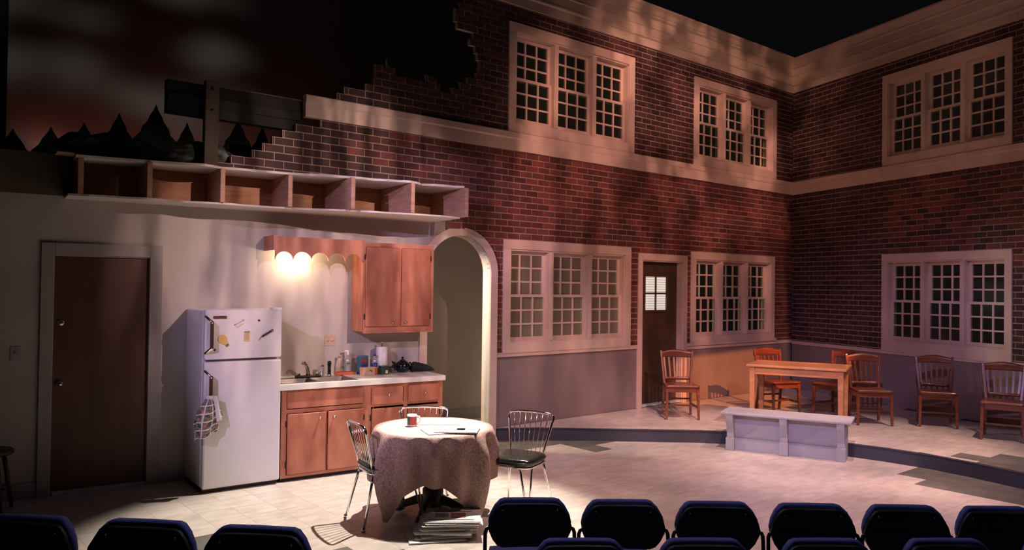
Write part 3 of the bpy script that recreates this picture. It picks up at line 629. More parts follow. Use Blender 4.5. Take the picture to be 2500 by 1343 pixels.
# ---- upper cabinet and scalloped valance with its lamp
uc = kthing('wall_cabinet', 'reddish two door wooden wall cabinet left of the arch', 'cabinet', 0, .31)
bx('body', 'cabinet', uc, -1.865, .0, 1.37, -1.048, .305, 2.30)
MB().box(-1.865, -.004, 1.37, -1.048, .014, 1.42).box(-1.865, -.004, 2.255, -1.048, .014, 2.30).box(-1.865, -.004, 1.42, -1.848, .014, 2.255).box(-1.10, -.004, 1.42, -1.048, .014, 2.255).box(-1.47, -.004, 1.42, -1.435, .014, 2.255).build('face_frame', 'cabinet_frame', uc)
for a, b, kx, hs in ((-1.85, -1.465, -1.547, -1.858), (-1.440, -1.098, -1.397, -1.088)):
    p = bx('door', 'cabinet', uc, a, -.026, 1.425, b, -.006, 2.252, bev=.006); knob(p, kx, -.026, 1.465)
    for z in (1.53, 2.15): hinge(p, hs, -.008, z)
bx('light_rail', 'cabinet_frame', uc, -1.865, -.008, 1.355, -1.048, .012, 1.372)
va = kthing('valance', 'scalloped wooden valance board hiding the lamp over the sink', 'valance', 0, .31)
poly = [(-1.866, 2.315), (-2.79, 2.322)]; x = -2.79; w_ = (-1.890 + 2.79)/5
poly.append((-2.79, 2.095))
for k in range(5):
    for i in range(1, 13):
        a = math.pi - math.pi*i/12; poly.append((x + k*w_ + w_/2 + w_/2*math.cos(a), 2.092 + .082*math.sin(a)))
poly.append((-1.866, 2.092))
MB().prism(poly, -.002, .018).build('scalloped_board', 'cabinet', va)
bx('end_board', 'cabinet', va, -2.808, .0, 2.185, -2.79, .305, 2.33)
bx('light_block', 'cabinet', va, -2.79, .0, 2.30, -1.866, .308, 2.314)  # unseen lid added to keep the bulb from lighting the ceiling
lf = kthing('sink_lamp', 'small bare bulb glowing behind the scalloped valance', 'lamp', -2.50, .12, 2.20)
MB().lathe([(.03, .12), (.03, .05), (.018, .045), (.018, .03)], 14).build('socket', 'white', lf)
MB().lathe([(.0, -.05), (.02, -.045), (.03, -.025), (.03, -.005), (.018, .02), (.014, .035)], 16).build('bulb', 'bulb', lf)
lamp('sink_bulb_light', 'POINT', KP(-2.50, .12, 2.12), None, 9, (1, .80, .50), radius=.03)
# ---- refrigerator
fr = kthing('refrigerator', 'white two door refrigerator with dark handles beside the brown door', 'refrigerator', -3.165, .615, 0, R(1.8))
FX = .345
MB().box(-FX, .045, .045, FX, .60, 1.612).build('body', 'enamel', fr, bev=.01)
for nm, za, zb in (('freezer_door', 1.178, 1.622), ('fresh_food_door', .040, 1.158)):
    dr = MB().box(-FX, -.035, za, FX, .035, zb).build(nm, 'enamel', fr, bev=.014)
    bx('gasket', 'gasket', dr, -FX + .012, .034, za + .01, FX - .012, .047, zb - .01)
    hx = -FX + .045; z0, z1 = (1.235, 1.565) if za > 1 else (.70, 1.085)
    MB().box(hx - .014, -.100, z0 + .045, hx + .014, -.078, z1 - .045).build('handle', 'handle_brown', dr, bev=.004)
    for z, zz in ((z0, z0 + .05), (z1, z1 - .05)):
        MB().tube([(hx - .040, -.034, z), (hx - .032, -.05, z + (zz - z)*.25), (hx - .004, -.090, zz), (hx, -.090, zz + (zz - z)*.25)], [.012, .011, .011, .013], 8).build('handle_bracket', 'chrome', dr)
bx('kick_grille', 'gasket', fr, -FX + .01, .02, .0, FX - .01, .58, .05)
bx('hinge_cover', 'white', fr, FX - .09, -.03, 1.616, FX, .05, 1.634, bev=.003)
cR = Matrix.Translation(fr.location) @ Matrix.Rotation(ROT_K + R(1.8), 4, 'Z')
def on_fridge(s, z): return cR @ Vector((s + 3.165, -.0355, z))
def fthing(name, label, s, z, cat='magnet', group=None): return thing(name, label, cat, on_fridge(s, z), ROT_K + R(1.8), group)
t_ = fthing('bar_magnet', 'dark brown bar magnet near the top left of the freezer door', -3.385, 1.553); bx('bar', 'handle_brown', t_, -.057, -.012, -.011, .057, 0, .011, bev=.002)
t_ = fthing('bulb_magnet', 'yellow light bulb shaped magnet on the freezer door', -3.352, 1.347)
P = [(.050*math.cos(a)*.78, .050*math.sin(a)*.78 + .012) for a in [R(-50 + k*14) for k in range(21)]] + [(-.014, -.045), (.014, -.045)]
c_, s_ = math.cos(R(38)), math.sin(R(38)); rotp = lambda P: [(x*c_ - y*s_, x*s_ + y*c_) for x, y in P]
MB().prism(rotp(P), -.008, 0).build('glass', 'yellow', t_); MB().prism(rotp([(-.014, -.065), (.014, -.065), (.014, -.045), (-.014, -.045)]), -.009, 0).build('screw_cap', 'sage', t_)
t_ = fthing('calendar_magnet', 'small tan framed card magnet with ruled lines on the freezer door', -3.145, 1.377)
bx('card', 'card', t_, -.024, -.006, -.044, .024, 0, .044); m = MB()
for k in range(6): m.box(-.018, -.0068, .026 - k*.010, .018, -.006, .028 - k*.010)
m.build('ruled_lines', 'handle_brown', t_); bx('top_edge', 'handle_brown', t_, -.024, -.008, .037, .024, -.005, .044)
t_ = fthing('knife_magnet', 'black folding knife shaped magnet tilted on the freezer door', -2.965, 1.395)
MB().bar((-.042, -.006, -.022), (.042, -.006, .026), .012, .018, (0, 0, 1)).build('handle', 'black', t_, bev=.003)
MB().prism([(-.075, -.062), (-.045, -.030), (-.036, -.018), (-.046, -.016), (-.062, -.036)], -.006, -.003).build('blade', 'steel', t_)
MB().tube([(.050 + .009*math.cos(a*.7854), -.006, .031 + .009*math.sin(a*.7854)) for a in range(8)], .003, 6, True).build('ring', 'dark_metal', t_)
for s, z, l in ((-3.037, 1.520, 'dark round magnet at the upper right of the freezer door'), (-3.425, 1.264, 'dark round magnet low beside the freezer handle')):
    t_ = fthing('round_magnet', l, s, z); MB().lathe([(.0095, 0), (.0095, .006), (.006, .009), (0, .009)], 14).build('disc', 'dark_metal', t_, (0, 0, 0), (R(90), 0, 0))
t_ = fthing('scroll_magnet', 'pale pink line drawing cut out magnet on the freezer door', -3.215, 1.500)
MB().prism([(-.038, -.022), (.032, .022), (.040, -.006), (-.020, -.046)], -.003, 0).build('sheet', 'enamel', t_)
MB().tube([(-.038, -.0045, -.018), (-.01, -.0045, -.004), (.034, -.0045, .022)], .0028, 6).build('rolled_edge', 'pink_ink', t_)
MB().tube([(-.030, -.0045, -.030), (-.012, -.0045, -.038), (.012, -.0045, -.020), (.036, -.0045, -.006)], .0018, 6).build('lower_line', 'pink_ink', t_)
for a in ((-.040, -.016), (.036, .026)): MB().lathe([(.006, 0), (.006, .004), (0, .004)], 10).build('curl', 'pink_ink', t_, (a[0], -.001, a[1]), (R(90), 0, 0))
# towel hung through the lower handle
def towel_fn(u, v):      # u across, v down
    th = u*2*math.pi; spread = .030 + .080*min(1, v*1.7) + .012*math.sin(v*5); 
    f = 1 + .16*math.sin(3*th + 1) + .10*math.sin(5*th + 4*v)
    x = spread*f*math.cos(th)*(1.0) - .03*v - .015; y = -.062 - .005*0 + (.030 + .020*v)*f*math.sin(th)*.85; z = .845 - .315*v - .035*math.cos(th)*v*(-1) - .012*math.sin(3*th)*v
    return (x, y - .012, z)
tw = thing('dish_towel', 'printed white dish towel hanging from the lower refrigerator handle', 'towel', on_fridge(-3.468, 0), ROT_K + R(1.8))
tm = MB().grid(towel_fn, 40, 18)
to = tm.build('cloth', 'towel_cloth', tw)
uv = to.data.uv_layers.new(name='UV')
for lp in to.data.loops:
    k = lp.vertex_index; i, j = k % 41, k//41; uv.data[lp.index].uv = (i/40*.55, .36 - j/18*.36)
m = MB(); m.grid(lambda u, v: (-.015 + .03*(u - .5)*2 + .01*v, -.075 - .018*math.sin(u*math.pi), .875 - .06*v), 8, 5); m.build('loop', 'towel_cloth', tw, thick=.004)
m = MB(); m.grid(lambda u, v: (.02 + .055*u*(.4 + .6*v) + .015*v, -.072 - .02*math.sin(u*3.1) - .02*u, .87 - .24*v + .03*u*v), 8, 10); m.build('folded_corner', 'towel_cloth', tw, thick=.005)
# ---- things standing on the worktop
CZ = .9145
def ktop(name, label, cat, s, off, rot=0, group=None, z=CZ): return kthing(name, label, cat, s, off, z, rot, group)
t_ = ktop('pepper_mill', 'slim black cylinder on the back of the sink rim', 'mill', -2.155, .135, z=.9185); MB().lathe([(.021, 0), (.021, .012), (.017, .02), (.017, .10), (.020, .11), (.020, .14), (.012, .15), (0, .152)], 16).build('body', 'black_gloss', t_); MB().lathe([(.0225, .0), (.0225, .012)], 16).build('base_ring', 'steel', t_)
t_ = ktop('drinking_glass', 'low clear glass behind the sink beside the black cylinder', 'glass', -2.235, .115, z=.9185); MB().lathe([(.0, .004), (.024, .004), (.027, .09), (.029, .09), (.026, 0), (0, 0)], 16).build('wall', 'pane_clear_bottle', t_)
t_ = ktop('sponge_tray', 'flat orange tray behind the sink holding brush and bottle', 'tray', -1.97, .085); MB().box(-.095, -.045, 0, .095, .045, .026).build('rim', 'orange', t_, bev=.006); bx('liner', 'red_print', t_, -.08, -.032, .02, .08, .032, .029)
t_ = ktop('dish_brush', 'tan dish brush leaning in the orange tray', 'brush', -2.03, .085, z=.9435); MB().tube([(0, 0, .0), (.004, .01, .10), (.012, .015, .15)], [.008, .007, .012], 8).build('handle', 'card', t_); MB().lathe([(.013, 0), (.017, .012), (.012, .02), (0, .022)], 12, (.013, .016, .145)).build('bristle_head', 'photo_brown', t_)
t_ = ktop('soap_bottle', 'clear soap bottle with a pale trigger top and green leaf label', 'bottle', -1.935, .085, z=.9435)
MB().lathe([(0, 0), (.032, 0), (.034, .01), (.034, .10), (.024, .14), (.012, .16), (.012, .175)], 18).build('body', 'pane_clear_bottle', t_); MB().lathe([(.015, .17), (.015, .19), (.01, .2), (.01, .215)], 12).build('collar', 'white', t_)
MB().box(-.038, -.008, .205, .012, .008, .225).build('trigger_head', 'white', t_, bev=.004); MB().prism([(-.03, .085), (-.01, .10), (.012, .095), (.03, .085), (.012, .078), (-.01, .076)], -.0365, -.034).build('leaf_label', 'sage', t_)
t_ = ktop('powder_canister', 'blue oval canister with a red label on the worktop', 'canister', -1.778, .115)
MB().lathe([(.0, 0), (.060, 0), (.062, .006), (.062, .175), (.064, .178), (.064, .19), (.0, .19)], 24, sy=.62).build('body', 'cyan_box', t_); MB().lathe([(.0635, .0), (.0635, .022)], 24, sy=.63).build('dark_base', 'black', t_)
MB().prism([(-.032, .125), (.028, .122), (.030, .155), (-.030, .158)], -.0425, -.034).build('red_label', 'red_print', t_); MB().box(-.026, -.0422, .035, .026, -.034, .10).build('picture_label', 'label_blue', t_)
t_ = ktop('water_bottle', 'clear plastic water bottle with a blue label in front of the paper towels', 'bottle', -1.673, .185)
MB().lathe([(0, 0), (.030, 0), (.032, .008), (.030, .05), (.032, .06), (.032, .12), (.026, .15), (.014, .175), (.0125, .195)], 18).build('body', 'pane_clear_bottle', t_); MB().lathe([(.0328, .055), (.0328, .118)], 18).build('label', 'label_blue', t_); MB().lathe([(.0148, .19), (.0148, .212), (0, .213)], 14).build('cap', 'label_blue', t_)
t_ = ktop('paper_towel_roll', 'roll of white paper towels on an upright holder', 'paper towels', -1.565, .13)
MB().lathe([(.075, 0), (.075, .01), (0, .012)], 24).build('holder_base', 'white', t_); MB().lathe([(.02, .012), (.058, .012), (.060, .02), (.060, .275), (.056, .283), (.02, .283)], 28).build('roll', 'white', t_); MB().tube([(0, 0, .01), (0, 0, .325)], .008, 10).lathe([(.0, .32), (.012, .325), (.012, .335), (0, .342)], 12).build('rod', 'chrome', t_)
MB().grid(lambda u, v: (.061*math.cos(-1.9 + u*.9), .061*math.sin(-1.9 + u*.9), .02 + .25*v), 8, 2).build('loose_sheet', 'white', t_, thick=.002)
t_ = ktop('tissue_box', 'orange patterned tissue box at the front edge of the sink', 'box', -1.775, .262, R(4)); MB().box(-.082, -.04, 0, .082, .04, .082).build('carton', 'orange_box', t_, bev=.003); MB().box(.052, -.0408, .004, .082, -.0395, .078).build('end_band', 'orange', t_); MB().prism([(-.015, .05), (.0, .062), (.025, .05), (.022, .03), (.006, .042)], -.0412, -.0395).build('flower_print', 'sage', t_)
t_ = ktop('green_mug', 'square dark green glazed jar with a pale label', 'jar', -1.60, .262); MB().box(-.046, -.04, 0, .046, .04, .085).build('body', 'green_glaze', t_, bev=.008); MB().box(-.048, -.042, .078, .048, .042, .092).build('lid', 'green_glaze', t_, bev=.004); bx('label', 'card', t_, .0, -.0412, .012, .028, -.04, .045)
t_ = ktop('small_cup', 'small dark cup between the green jar and the teapot', 'cup', -1.455, .16); MB().lathe([(0, 0), (.018, 0), (.022, .045), (.020, .045), (.016, .004), (0, .004)], 16).build('body', 'photo_gray', t_)
t_ = ktop('teapot', 'glossy black teapot with a curved spout on the worktop', 'teapot', -1.335, .17)
MB().lathe([(0, 0), (.05, 0), (.07, .02), (.085, .055), (.078, .095), (.045, .12), (.03, .125)], 24).build('body', 'black_gloss', t_); MB().lathe([(.034, .122), (.030, .132), (.012, .138), (.010, .148), (.015, .156), (.010, .166), (0, .167)], 16).build('lid', 'black_gloss', t_)
MB().tube([(-.07, -.01, .04), (-.10, -.015, .065), (-.115, -.018, .10), (-.135, -.02, .125)], [.02, .016, .011, .009], 10).build('spout', 'black_gloss', t_)
MB().tube([(.07, .01, .09), (.10, .014, .10), (.115, .016, .075), (.105, .015, .045), (.078, .01, .035)], .008, 8).build('handle', 'black_gloss', t_)
t_ = ktop('oven_mitt', 'black quilted oven mitt lying beside the teapot', 'mitt', -1.135, .20, R(-6))
def mitt(u, v):
    x = -.11 + .27*u; h = .115*(1 - .55*u)*math.sin(min(1, u*5 + .25)*1.57)*math.sqrt(max(0, 1 - (u*1.02)**6)); a = v*2*math.pi
    return (x, .085*math.cos(a)*math.sqrt(max(.02, 1 - (2*u - 1)**4)), .003 + max(0, .5*h + .5*h*math.sin(a) + .006*math.sin(u*60)*(math.sin(a) > 0)))
MB().grid(mitt, 26, 18).build('hand', 'quilt', t_); MB().tube([(-.098, .05*math.cos(a), .032 + .03*math.sin(a)) for a in [k*math.pi/6 for k in range(12)]], .006, 6, True).build('cuff', 'black', t_)
# ================================================================== DINING SET
TX, TY, TZ, TR = 3.625, 5.285, .70, .478
yaw_cam = math.atan2(-.766, -.643)           # from the table towards the audience
tb = thing('pedestal_table', 'round pedestal table under a long patterned cloth in the kitchen', 'table', (TX, TY, 0))
MB().lathe([(0, TZ - .03), (TR - .01, TZ - .03), (TR - .006, TZ - .012), (TR - .01, TZ - .003), (0, TZ - .003)], 48).build('tabletop', 'dark_wood', tb)
MB().lathe([(.075, .06), (.085, .10), (.085, .20), (.07, .215), (.065, .23), (.055, .24), (.055, .40), (.07, .42), (.05, .44), (.05, TZ - .04), (.12, TZ - .03)], 20).build('pedestal', 'dark_wood', tb)
for k in range(4):
    a = R(35 + 90*k); c, s = math.cos(a), math.sin(a)
    MB().tube([(c*.05, s*.05, .115), (c*.14, s*.14, .10), (c*.24, s*.24, .06), (c*.30, s*.30, .03)], [.04, .036, .03, .026], 8).lathe([(.0, .0), (.03, .0), (.034, .02), (.026, .045), (0, .05)], 12, (c*.30, s*.30, 0)).build('foot', 'dark_wood', tb)
HS = .85; C0 = yaw_cam + R(48)      # direction of one cloth corner
def cloth(u, v):
    th = u*2*math.pi; rel = (th - C0 + math.pi/4) % (math.pi/2) - math.pi/4
    hang = HS/math.cos(math.pi/4 - abs(rel)) - TR if False else None
    # square cloth: corners at rel=0
    L_ = HS/max(math.cos(math.pi/4 - abs(rel)), .5); drop = min(L_ - TR, TZ - .03)
    if v < .25: r = (TR + .004)*v/.25; return (TX + r*math.cos(th), TY + r*math.sin(th), TZ + .0015)
    q = (v - .25)/.75; d = drop*q
    fold = .95*math.sin(14*th + .6 + .7*math.sin(3*th)) + .45*math.sin(9*th + 2.1) - .3
    amp = .062*min(1, d/.14)
    r = TR + .012*min(1, d/.03) + .004 + amp*.80*fold + (.085*math.sin(math.pi*min(1, d/.62)))*(1 - abs(rel)/.785)**2 - .02*q
    z = TZ - d + (.0 if q > 0 else .0015)
    return (TX + r*math.cos(th), TY + r*math.sin(th), z)
tcm = MB().grid(cloth, 240, 36); tc_o = tcm.build('tablecloth', 'tablecloth'); tag(tc_o, 'small patterned mauve tablecloth draped in folds over the round table', 'tablecloth')
uvl = tc_o.data.uv_layers.new(name='UV')
for lp in tc_o.data.loops:
    i, j = lp.vertex_index % 241, lp.vertex_index//241; v = j/36; th = i/240*2*math.pi
    rr = TR*v/.25 if v < .25 else TR + .6*(v - .25)/.75
    uvl.data[lp.index].uv = (.5 + rr*math.cos(th)*.8, .5 + rr*math.sin(th)*.8)
def tabletop_xy(x, y): return (x, y, TZ + .003)
mg = thing('coffee_mug', 'white mug with green and red band on the round table', 'mug', tabletop_xy(3.50, 5.42), math.atan2(-.643, .766))
MB().lathe([(0, .0), (.036, .0), (.040, .004), (.040, .094), (.037, .094), (.036, .008), (0, .008)], 24).build('body', 'mug_white', mg)
def band(a0, a1, m):
    q = MB(); n = 10
    q.grid(lambda u, v: (.0405*math.cos(a0 + (a1 - a0)*u), .0405*math.sin(a0 + (a1 - a0)*u), .012 + .070*v), n, 1); q.build('painted_band', m, mg)
band(R(200), R(255), 'mug_green'); band(R(255), R(345), 'mug_red')
MB().tube([(.037, 0, .080), (.058, 0, .078), (.068, 0, .055), (.062, 0, .030), (.038, 0, .018)], .0065, 8).build('handle', 'mug_white', mg)
ca = math.atan2(-.643, .766)     # picture right
def paper_thing(name, label, cat, x, y, z, rot, w_, d_, th, blocks, group=None, m='paper', seed=0):
    t_ = thing(name, label, cat, (x, y, z), rot, group); rr = random.Random(seed)
    def leaf(k, z0):
        ox, oy = rr.uniform(-.012, .012), rr.uniform(-.010, .010)
        return MB().box(-w_/2 + ox, -d_/2 + oy, z0, w_/2 + ox, d_/2 + oy, z0 + th/3.2).build('folded_sheet', m, t_)
    for k in range(3): leaf(k, k*th/3)
    mm = MB()
    for bxx in blocks:
        x0_, y0_, x1_, y1_, mat_ = bxx
        MB().box(x0_*w_/2, y0_*d_/2, th, x1_*w_/2, y1_*d_/2, th + .0006).build('printed_picture' if mat_ != 'ink' else 'printed_column', mat_, t_)
    return t_
paper_thing('newspaper', 'folded white newspaper at the front right edge of the round table', 'newspaper', 3.665, 5.015, TZ + .0105, ca + R(-4), .33, .27, .012, [(-.35, -.45, .42, .18, 'photo_gray'), (.0, -.4, .40, .12, 'photo_brown'), (-.85, -.8, .8, -.72, 'ink'), (-.85, -.63, .8, -.58, 'ink'), (-.85, .5, .3, .58, 'ink'), (.5, -.4, .9, -.34, 'ink')], 'papers on the round table', 'paper_white', 1)
paper_thing('newspaper', 'pink edged newspaper section under the folded paper on the table', 'newspaper', 3.60, 5.075, TZ + .003, ca + R(22), .34, .25, .007, [(-.95, -.5, -.6, .8, 'pink_ink')], 'papers on the round table', 'paper_white', 2)
paper_thing('newspaper', 'open white paper lying at the back of the round table', 'newspaper', 3.755, 5.43, TZ + .003, ca + R(4), .40, .19, .003, [(-.9, -.8, -.3, -.7, 'ink'), (-.15, -.8, .9, -.7, 'ink'), (-.6, -.2, -.2, -.1, 'ink'), (.0, -.2, .5, -.1, 'ink'), (-.35, .25, .15, .55, 'pink_ink')], 'papers on the round table', 'paper_white', 3)
# heap of newspapers on the floor
rr = random.Random(4); z = .001
PX, PY = 3.46, 4.745
for k in range(11):
    top = k == 10; a = ca + R(rr.uniform(-6, 6) + (16 if k < 3 else 3)); off = (10 - k)*.011
    x, y = PX - .766*off*1.0 + .02*rr.uniform(-1, 1), PY + .643*off + .02*rr.uniform(-1, 1)
    if k == 0: x, y = x - .05, y - .02
    paper_thing('newspaper', 'top newspaper of the floor stack showing two brown photographs' if top else 'folded newspaper inside the stack on the floor beneath the round table', 'newspaper', x, y, z, a, .41, .35, .0115,
        [(-.62, -.35, -.12, .25, 'photo_gray'), (-.05, -.45, .5, .3, 'photo_brown'), (-.7, .45, .7, .55, 'ink'), (-.85, -.75, .8, -.66, 'ink')] if top else [], 'newspapers stacked on the floor', 'paper', k); z += .0125
# ---- bent wire chrome chairs
def chrome_chair():
    r = thing('chrome_chair', '', 'chair', (0, 0, 0), 0)          # faces -y locally, seat centre over origin
    sh = .43; a = .20
    rp = [(a*math.copysign(abs(math.cos(q))**.45, math.cos(q)), a*math.copysign(abs(math.sin(q))**.45, math.sin(q))) for q in [k*math.pi/16 for k in range(32)]]
    prof = [(.92, sh - .012), (1.0, sh), (1.02, sh + .018), (.99, sh + .036), (.86, sh + .046), (.4, sh + .052), (.0, sh + .053)]
    vs = []; fs = []
    for k, z_ in prof:
        for x, y in rp: vs.append((x*k, y*k, z_))
    for i in range(len(prof) - 1):
        for j in range(32): fs.append((i*32 + j, i*32 + (j + 1) % 32, (i + 1)*32 + (j + 1) % 32, (i + 1)*32 + j))
    st = MB().add(vs, fs, True).add([vs[j] for j in range(32)], [tuple(reversed(range(32)))]).build('seat', 'vinyl', r)
    MB().tube([(x*1.03, y*1.03, sh + .017) for x, y in rp], .004, 6, True).build('piping', 'vinyl', st)
    MB().tube([(x*.97, y*.97, sh - .02) for x, y in rp], .010, 8, True).build('seat_ring', 'chrome', r)
    wt, wb, zt, yt = .215, .150, .775, .265
    pts = [(-wb, .175, sh - .02), (-wb - .01, .195, sh + .08), (-wt + .01, .25, zt - .06), (-wt + .004, .262, zt - .02), (-wt + .028, .268, zt + .004), (-wt*.5, .276, zt + .012), (0, .28, zt + .014)]
    pts = pts + [(-x, y, z_) for x, y, z_ in reversed(pts[:-1])]
    MB().tube(pts, .0105, 10).build('back_frame', 'chrome', r)
    for k in range(7):
        q = (k - 3)/3
        MB().tube([(q*wb*.72, .178, sh - .01), (q*wt*.76, .268 + .008*(1 - abs(q)), zt + .010)], .0038, 6).build('spindle', 'chrome', r)
    for sx in (-1, 1):
        MB().tube([(sx*wb, .175, sh - .02), (sx*(wb + .015), .19, sh - .10), (sx*(wb + .06), .265, .012)], .0105, 8).lathe([(.015, 0), (.015, .02), (.011, .024)], 10, (sx*(wb + .061), .267, 0)).build('leg', 'chrome', r)
        m = MB(); m.tube([(sx*.185, -.11, sh - .02), (sx*.190, -.125, sh - .05), (sx*.215, -.225, .012)], .0085, 8); m.tube([(sx*.11, -.185, sh - .02), (sx*.125, -.195, sh - .05), (sx*.213, -.228, .012)], .0085, 8)
        m.lathe([(.016, 0), (.016, .02), (.012, .024)], 10, (sx*.215, -.228, 0)); m.build('leg', 'chrome', r)
    return r
cc = chrome_chair()
def place(o, x, y, facing, label, group=None, z=0):
    o.location = (x, y, z); o.rotation_euler = (0, 0, math.atan2(facing[1], facing[0]) + math.pi/2); o['label'] = label
    if group: o['group'] = group
c2_, c3_ = copy_tree(cc), copy_tree(cc)
place(cc, 4.19, 4.89, (-.92, -.40), 'chrome wire back chair with black seat right of the round table', 'chrome kitchen chairs')
place(c2_, 3.235, 5.355, (.985, -.17), 'chrome wire back chair left of the round table, seen edge on', 'chrome kitchen chairs')
place(c3_, 3.66, 5.54, (-.66, -.75), 'chrome chair pushed in behind the round table, only its back showing', 'chrome kitchen chairs')
# ================================================================== PLATFORM FURNITURE
def wood_chair():
    r = thing('wooden_chair', '', 'chair')
    sh = .43; hw = .205
    def seat_fn(u, v):
        x = (u - .5)*2*(hw + .012)*(1 - .10*v); y = -.215 + .40*v
        dip = .012*(1 - math.cos(2*math.pi*u))*.5*math.sin(math.pi*v)
        return (x, y, sh - dip + .004*math.sin(math.pi*u)*(1 - v))
    MB().grid(seat_fn, 14, 10).build('seat', 'oak', r, thick=.028, bev=0)
    for sx in (-1, 1):
        MB().bar((sx*(hw - .005), -.185, sh - .018), (sx*(hw + .003), -.205, 0), .036, .036, (0, 1, 0), .028, .028).build('leg', 'oak', r, bev=.003)
        MB().bar((sx*(hw - .03), .165, sh + .01), (sx*(hw - .012), .235, 0), .034, .036, (0, 1, 0), .028, .028).build('leg', 'oak', r, bev=.003)
        MB().bar((sx*(hw - .032), .172, sh - .02), (sx*(hw + .008), .255, .862), .030, .034, (0, 1, 0), .026, .024).build('back_post', 'oak', r, bev=.003)
    MB().box(-hw + .01, -.195, sh - .075, hw - .01, -.175, sh - .015).box(-hw + .02, .15, sh - .075, hw - .02, .17, sh - .015).box(-hw + .0, -.18, sh - .075, -hw + .02, .16, sh - .015).box(hw - .02, -.18, sh - .075, hw, .16, sh - .015).build('seat_apron', 'oak', r)
    top = lambda u: .845 + .028*math.cos((u - .5)*math.pi*.95)**1.6
    cr = MB(); n = 14
    def cf(side):
        return lambda u, v: ((u - .5)*2*(hw + .014), .254 + .022*math.sin(math.pi*u) + side*.010, (.770 + .006*math.sin(math.pi*u)) + v*(top(u) - .770))
    cr.grid(lambda u, v: cf(0)(u, v), n, 3); cr.build('crest_rail', 'oak', r, thick=.022)
    MB().grid(lambda u, v: ((u - .5)*2*(hw - .022), .186 + .014*math.sin(math.pi*u), sh + .045 + .04*v), 8, 1).build('back_rail', 'oak', r, thick=.018)
    for k in range(6):
        q = (k - 2.5)/2.5
        MB().bar((q*(hw - .055), .19 + .012*(1 - q*q), sh + .08), (q*(hw - .035), .256 + .02*(1 - q*q), .775), .020, .010, (0, 1, 0), .026, .010).build('slat', 'oak', r)
    for sx in (-1, 1): MB().bar((sx*(hw + .0), -.20, .16), (sx*(hw - .018), .21, .16), .018, .022).build('stretcher', 'oak', r)
    MB().bar((-hw + .0, .0, .16), (hw - .0, .0, .16), .018, .022).build('stretcher', 'oak', r)
    MB().bar((-hw + .02, .218, .22), (hw - .02, .218, .22), .018, .022).build('stretcher', 'oak', r)
    return r
wc = wood_chair()
for i, (x, y, fx, fy, l) in enumerate([
    (8.36, 6.46, -.66, -.75, 'slat back wooden chair standing alone in front of the dark entrance door'),
    (9.86, 5.93, -.40, -.92, 'dim wooden chair behind the left half of the small table'),
    (10.27, 5.30, -.97, .10, 'dim wooden chair behind the right end of the small table'),
    (10.03, 4.72, -.72, -.69, 'brightly lit wooden chair with arched crest right of the small table'),
    (10.58, 4.12, -.87, -.46, 'wooden chair under the right facade window, second from the right edge'),
    (10.26, 3.26, -.95, -.28, 'wooden chair cut off by the right edge of the picture')]):
    o = wc if i == 0 else copy_tree(wc)
    place(o, x, y, (fx, fy), l, 'wooden chairs on the platform', PF)
# narrow oak table
tt = thing('wooden_table', 'small rectangular wooden table behind the gray bench', 'table', (0, 0, 0))
A_ = Vector((8.53, 5.57)); B_ = Vector((8.96, 4.49)); ex = (B_ - A_).normalized(); LT = (B_ - A_).length; ey = Vector((-ex.y, ex.x)); DT = .74
tt.location = (A_.x, A_.y, PF); tt.rotation_euler = (0, 0, math.atan2(ex.y, ex.x))
MB().box(0, 0, .742, LT, DT, .77).build('tabletop', 'oak_light', tt, bev=.006)
MB().box(.05, .045, .65, LT - .05, .065, .742).box(.05, DT - .065, .65, LT - .05, DT - .045, .742).box(.045, .05, .65, .065, DT - .05, .742).box(LT - .065, .05, .65, LT - .045, DT - .05, .742).build('apron', 'oak_light', tt)
for px in (.035, LT - .10):
    for py in (.035, DT - .10): 
        MB().bar((px + .032, py + .032, .742), (px + .032, py + .032, 0), .066, .066, (0, 1, 0), .050, .050).build('leg', 'oak_light', tt, bev=.003)
# bench with bracket legs in front of the step
bn = thing('bench', 'gray painted bench with bracket legs in front of the curved step', 'bench')
A_ = Vector((7.645, 5.33)); B_ = Vector((8.165, 4.035)); ex = (B_ - A_).normalized(); LB = (B_ - A_).length
bn.location = (A_.x, A_.y, 0); bn.rotation_euler = (0, 0, math.atan2(ex.y, ex.x)); bh = .448
m = MB(); m.box(0, 0, bh - .03, LB, .46, bh); m.build('seat_board', 'bench_paint', bn, bev=.008)
MB().box(.07, .145, .0, LB - .07, .175, bh - .03).build('front_panel', 'bench_paint', bn); MB().box(.075, .125, .0, LB - .075, .15, .145).build('plinth_board', 'bench_paint', bn, bev=.003)
for x in (.06, LB/2 - .045, LB - .15):
    prof = [(.005, bh - .03), (.34, bh - .03), (.34, 0), (.085, 0), (.085, .145), (.085, .20), (.07, .25), (.045, .30), (.022, .35)]
    b_ = MB().prism(prof, x, x + .08, 'x').build('bracket_leg', 'bench_paint', bn, bev=.003)
    MB().box(x - .008, .065, 0, x + .088, .16, .145).build('plinth_block', 'bench_paint', b_, bev=.003)
for x in (.06, LB - .09): MB().box(x, .12, 0, x + .03, .34, bh - .03).build('end_panel', 'bench_paint', bn)
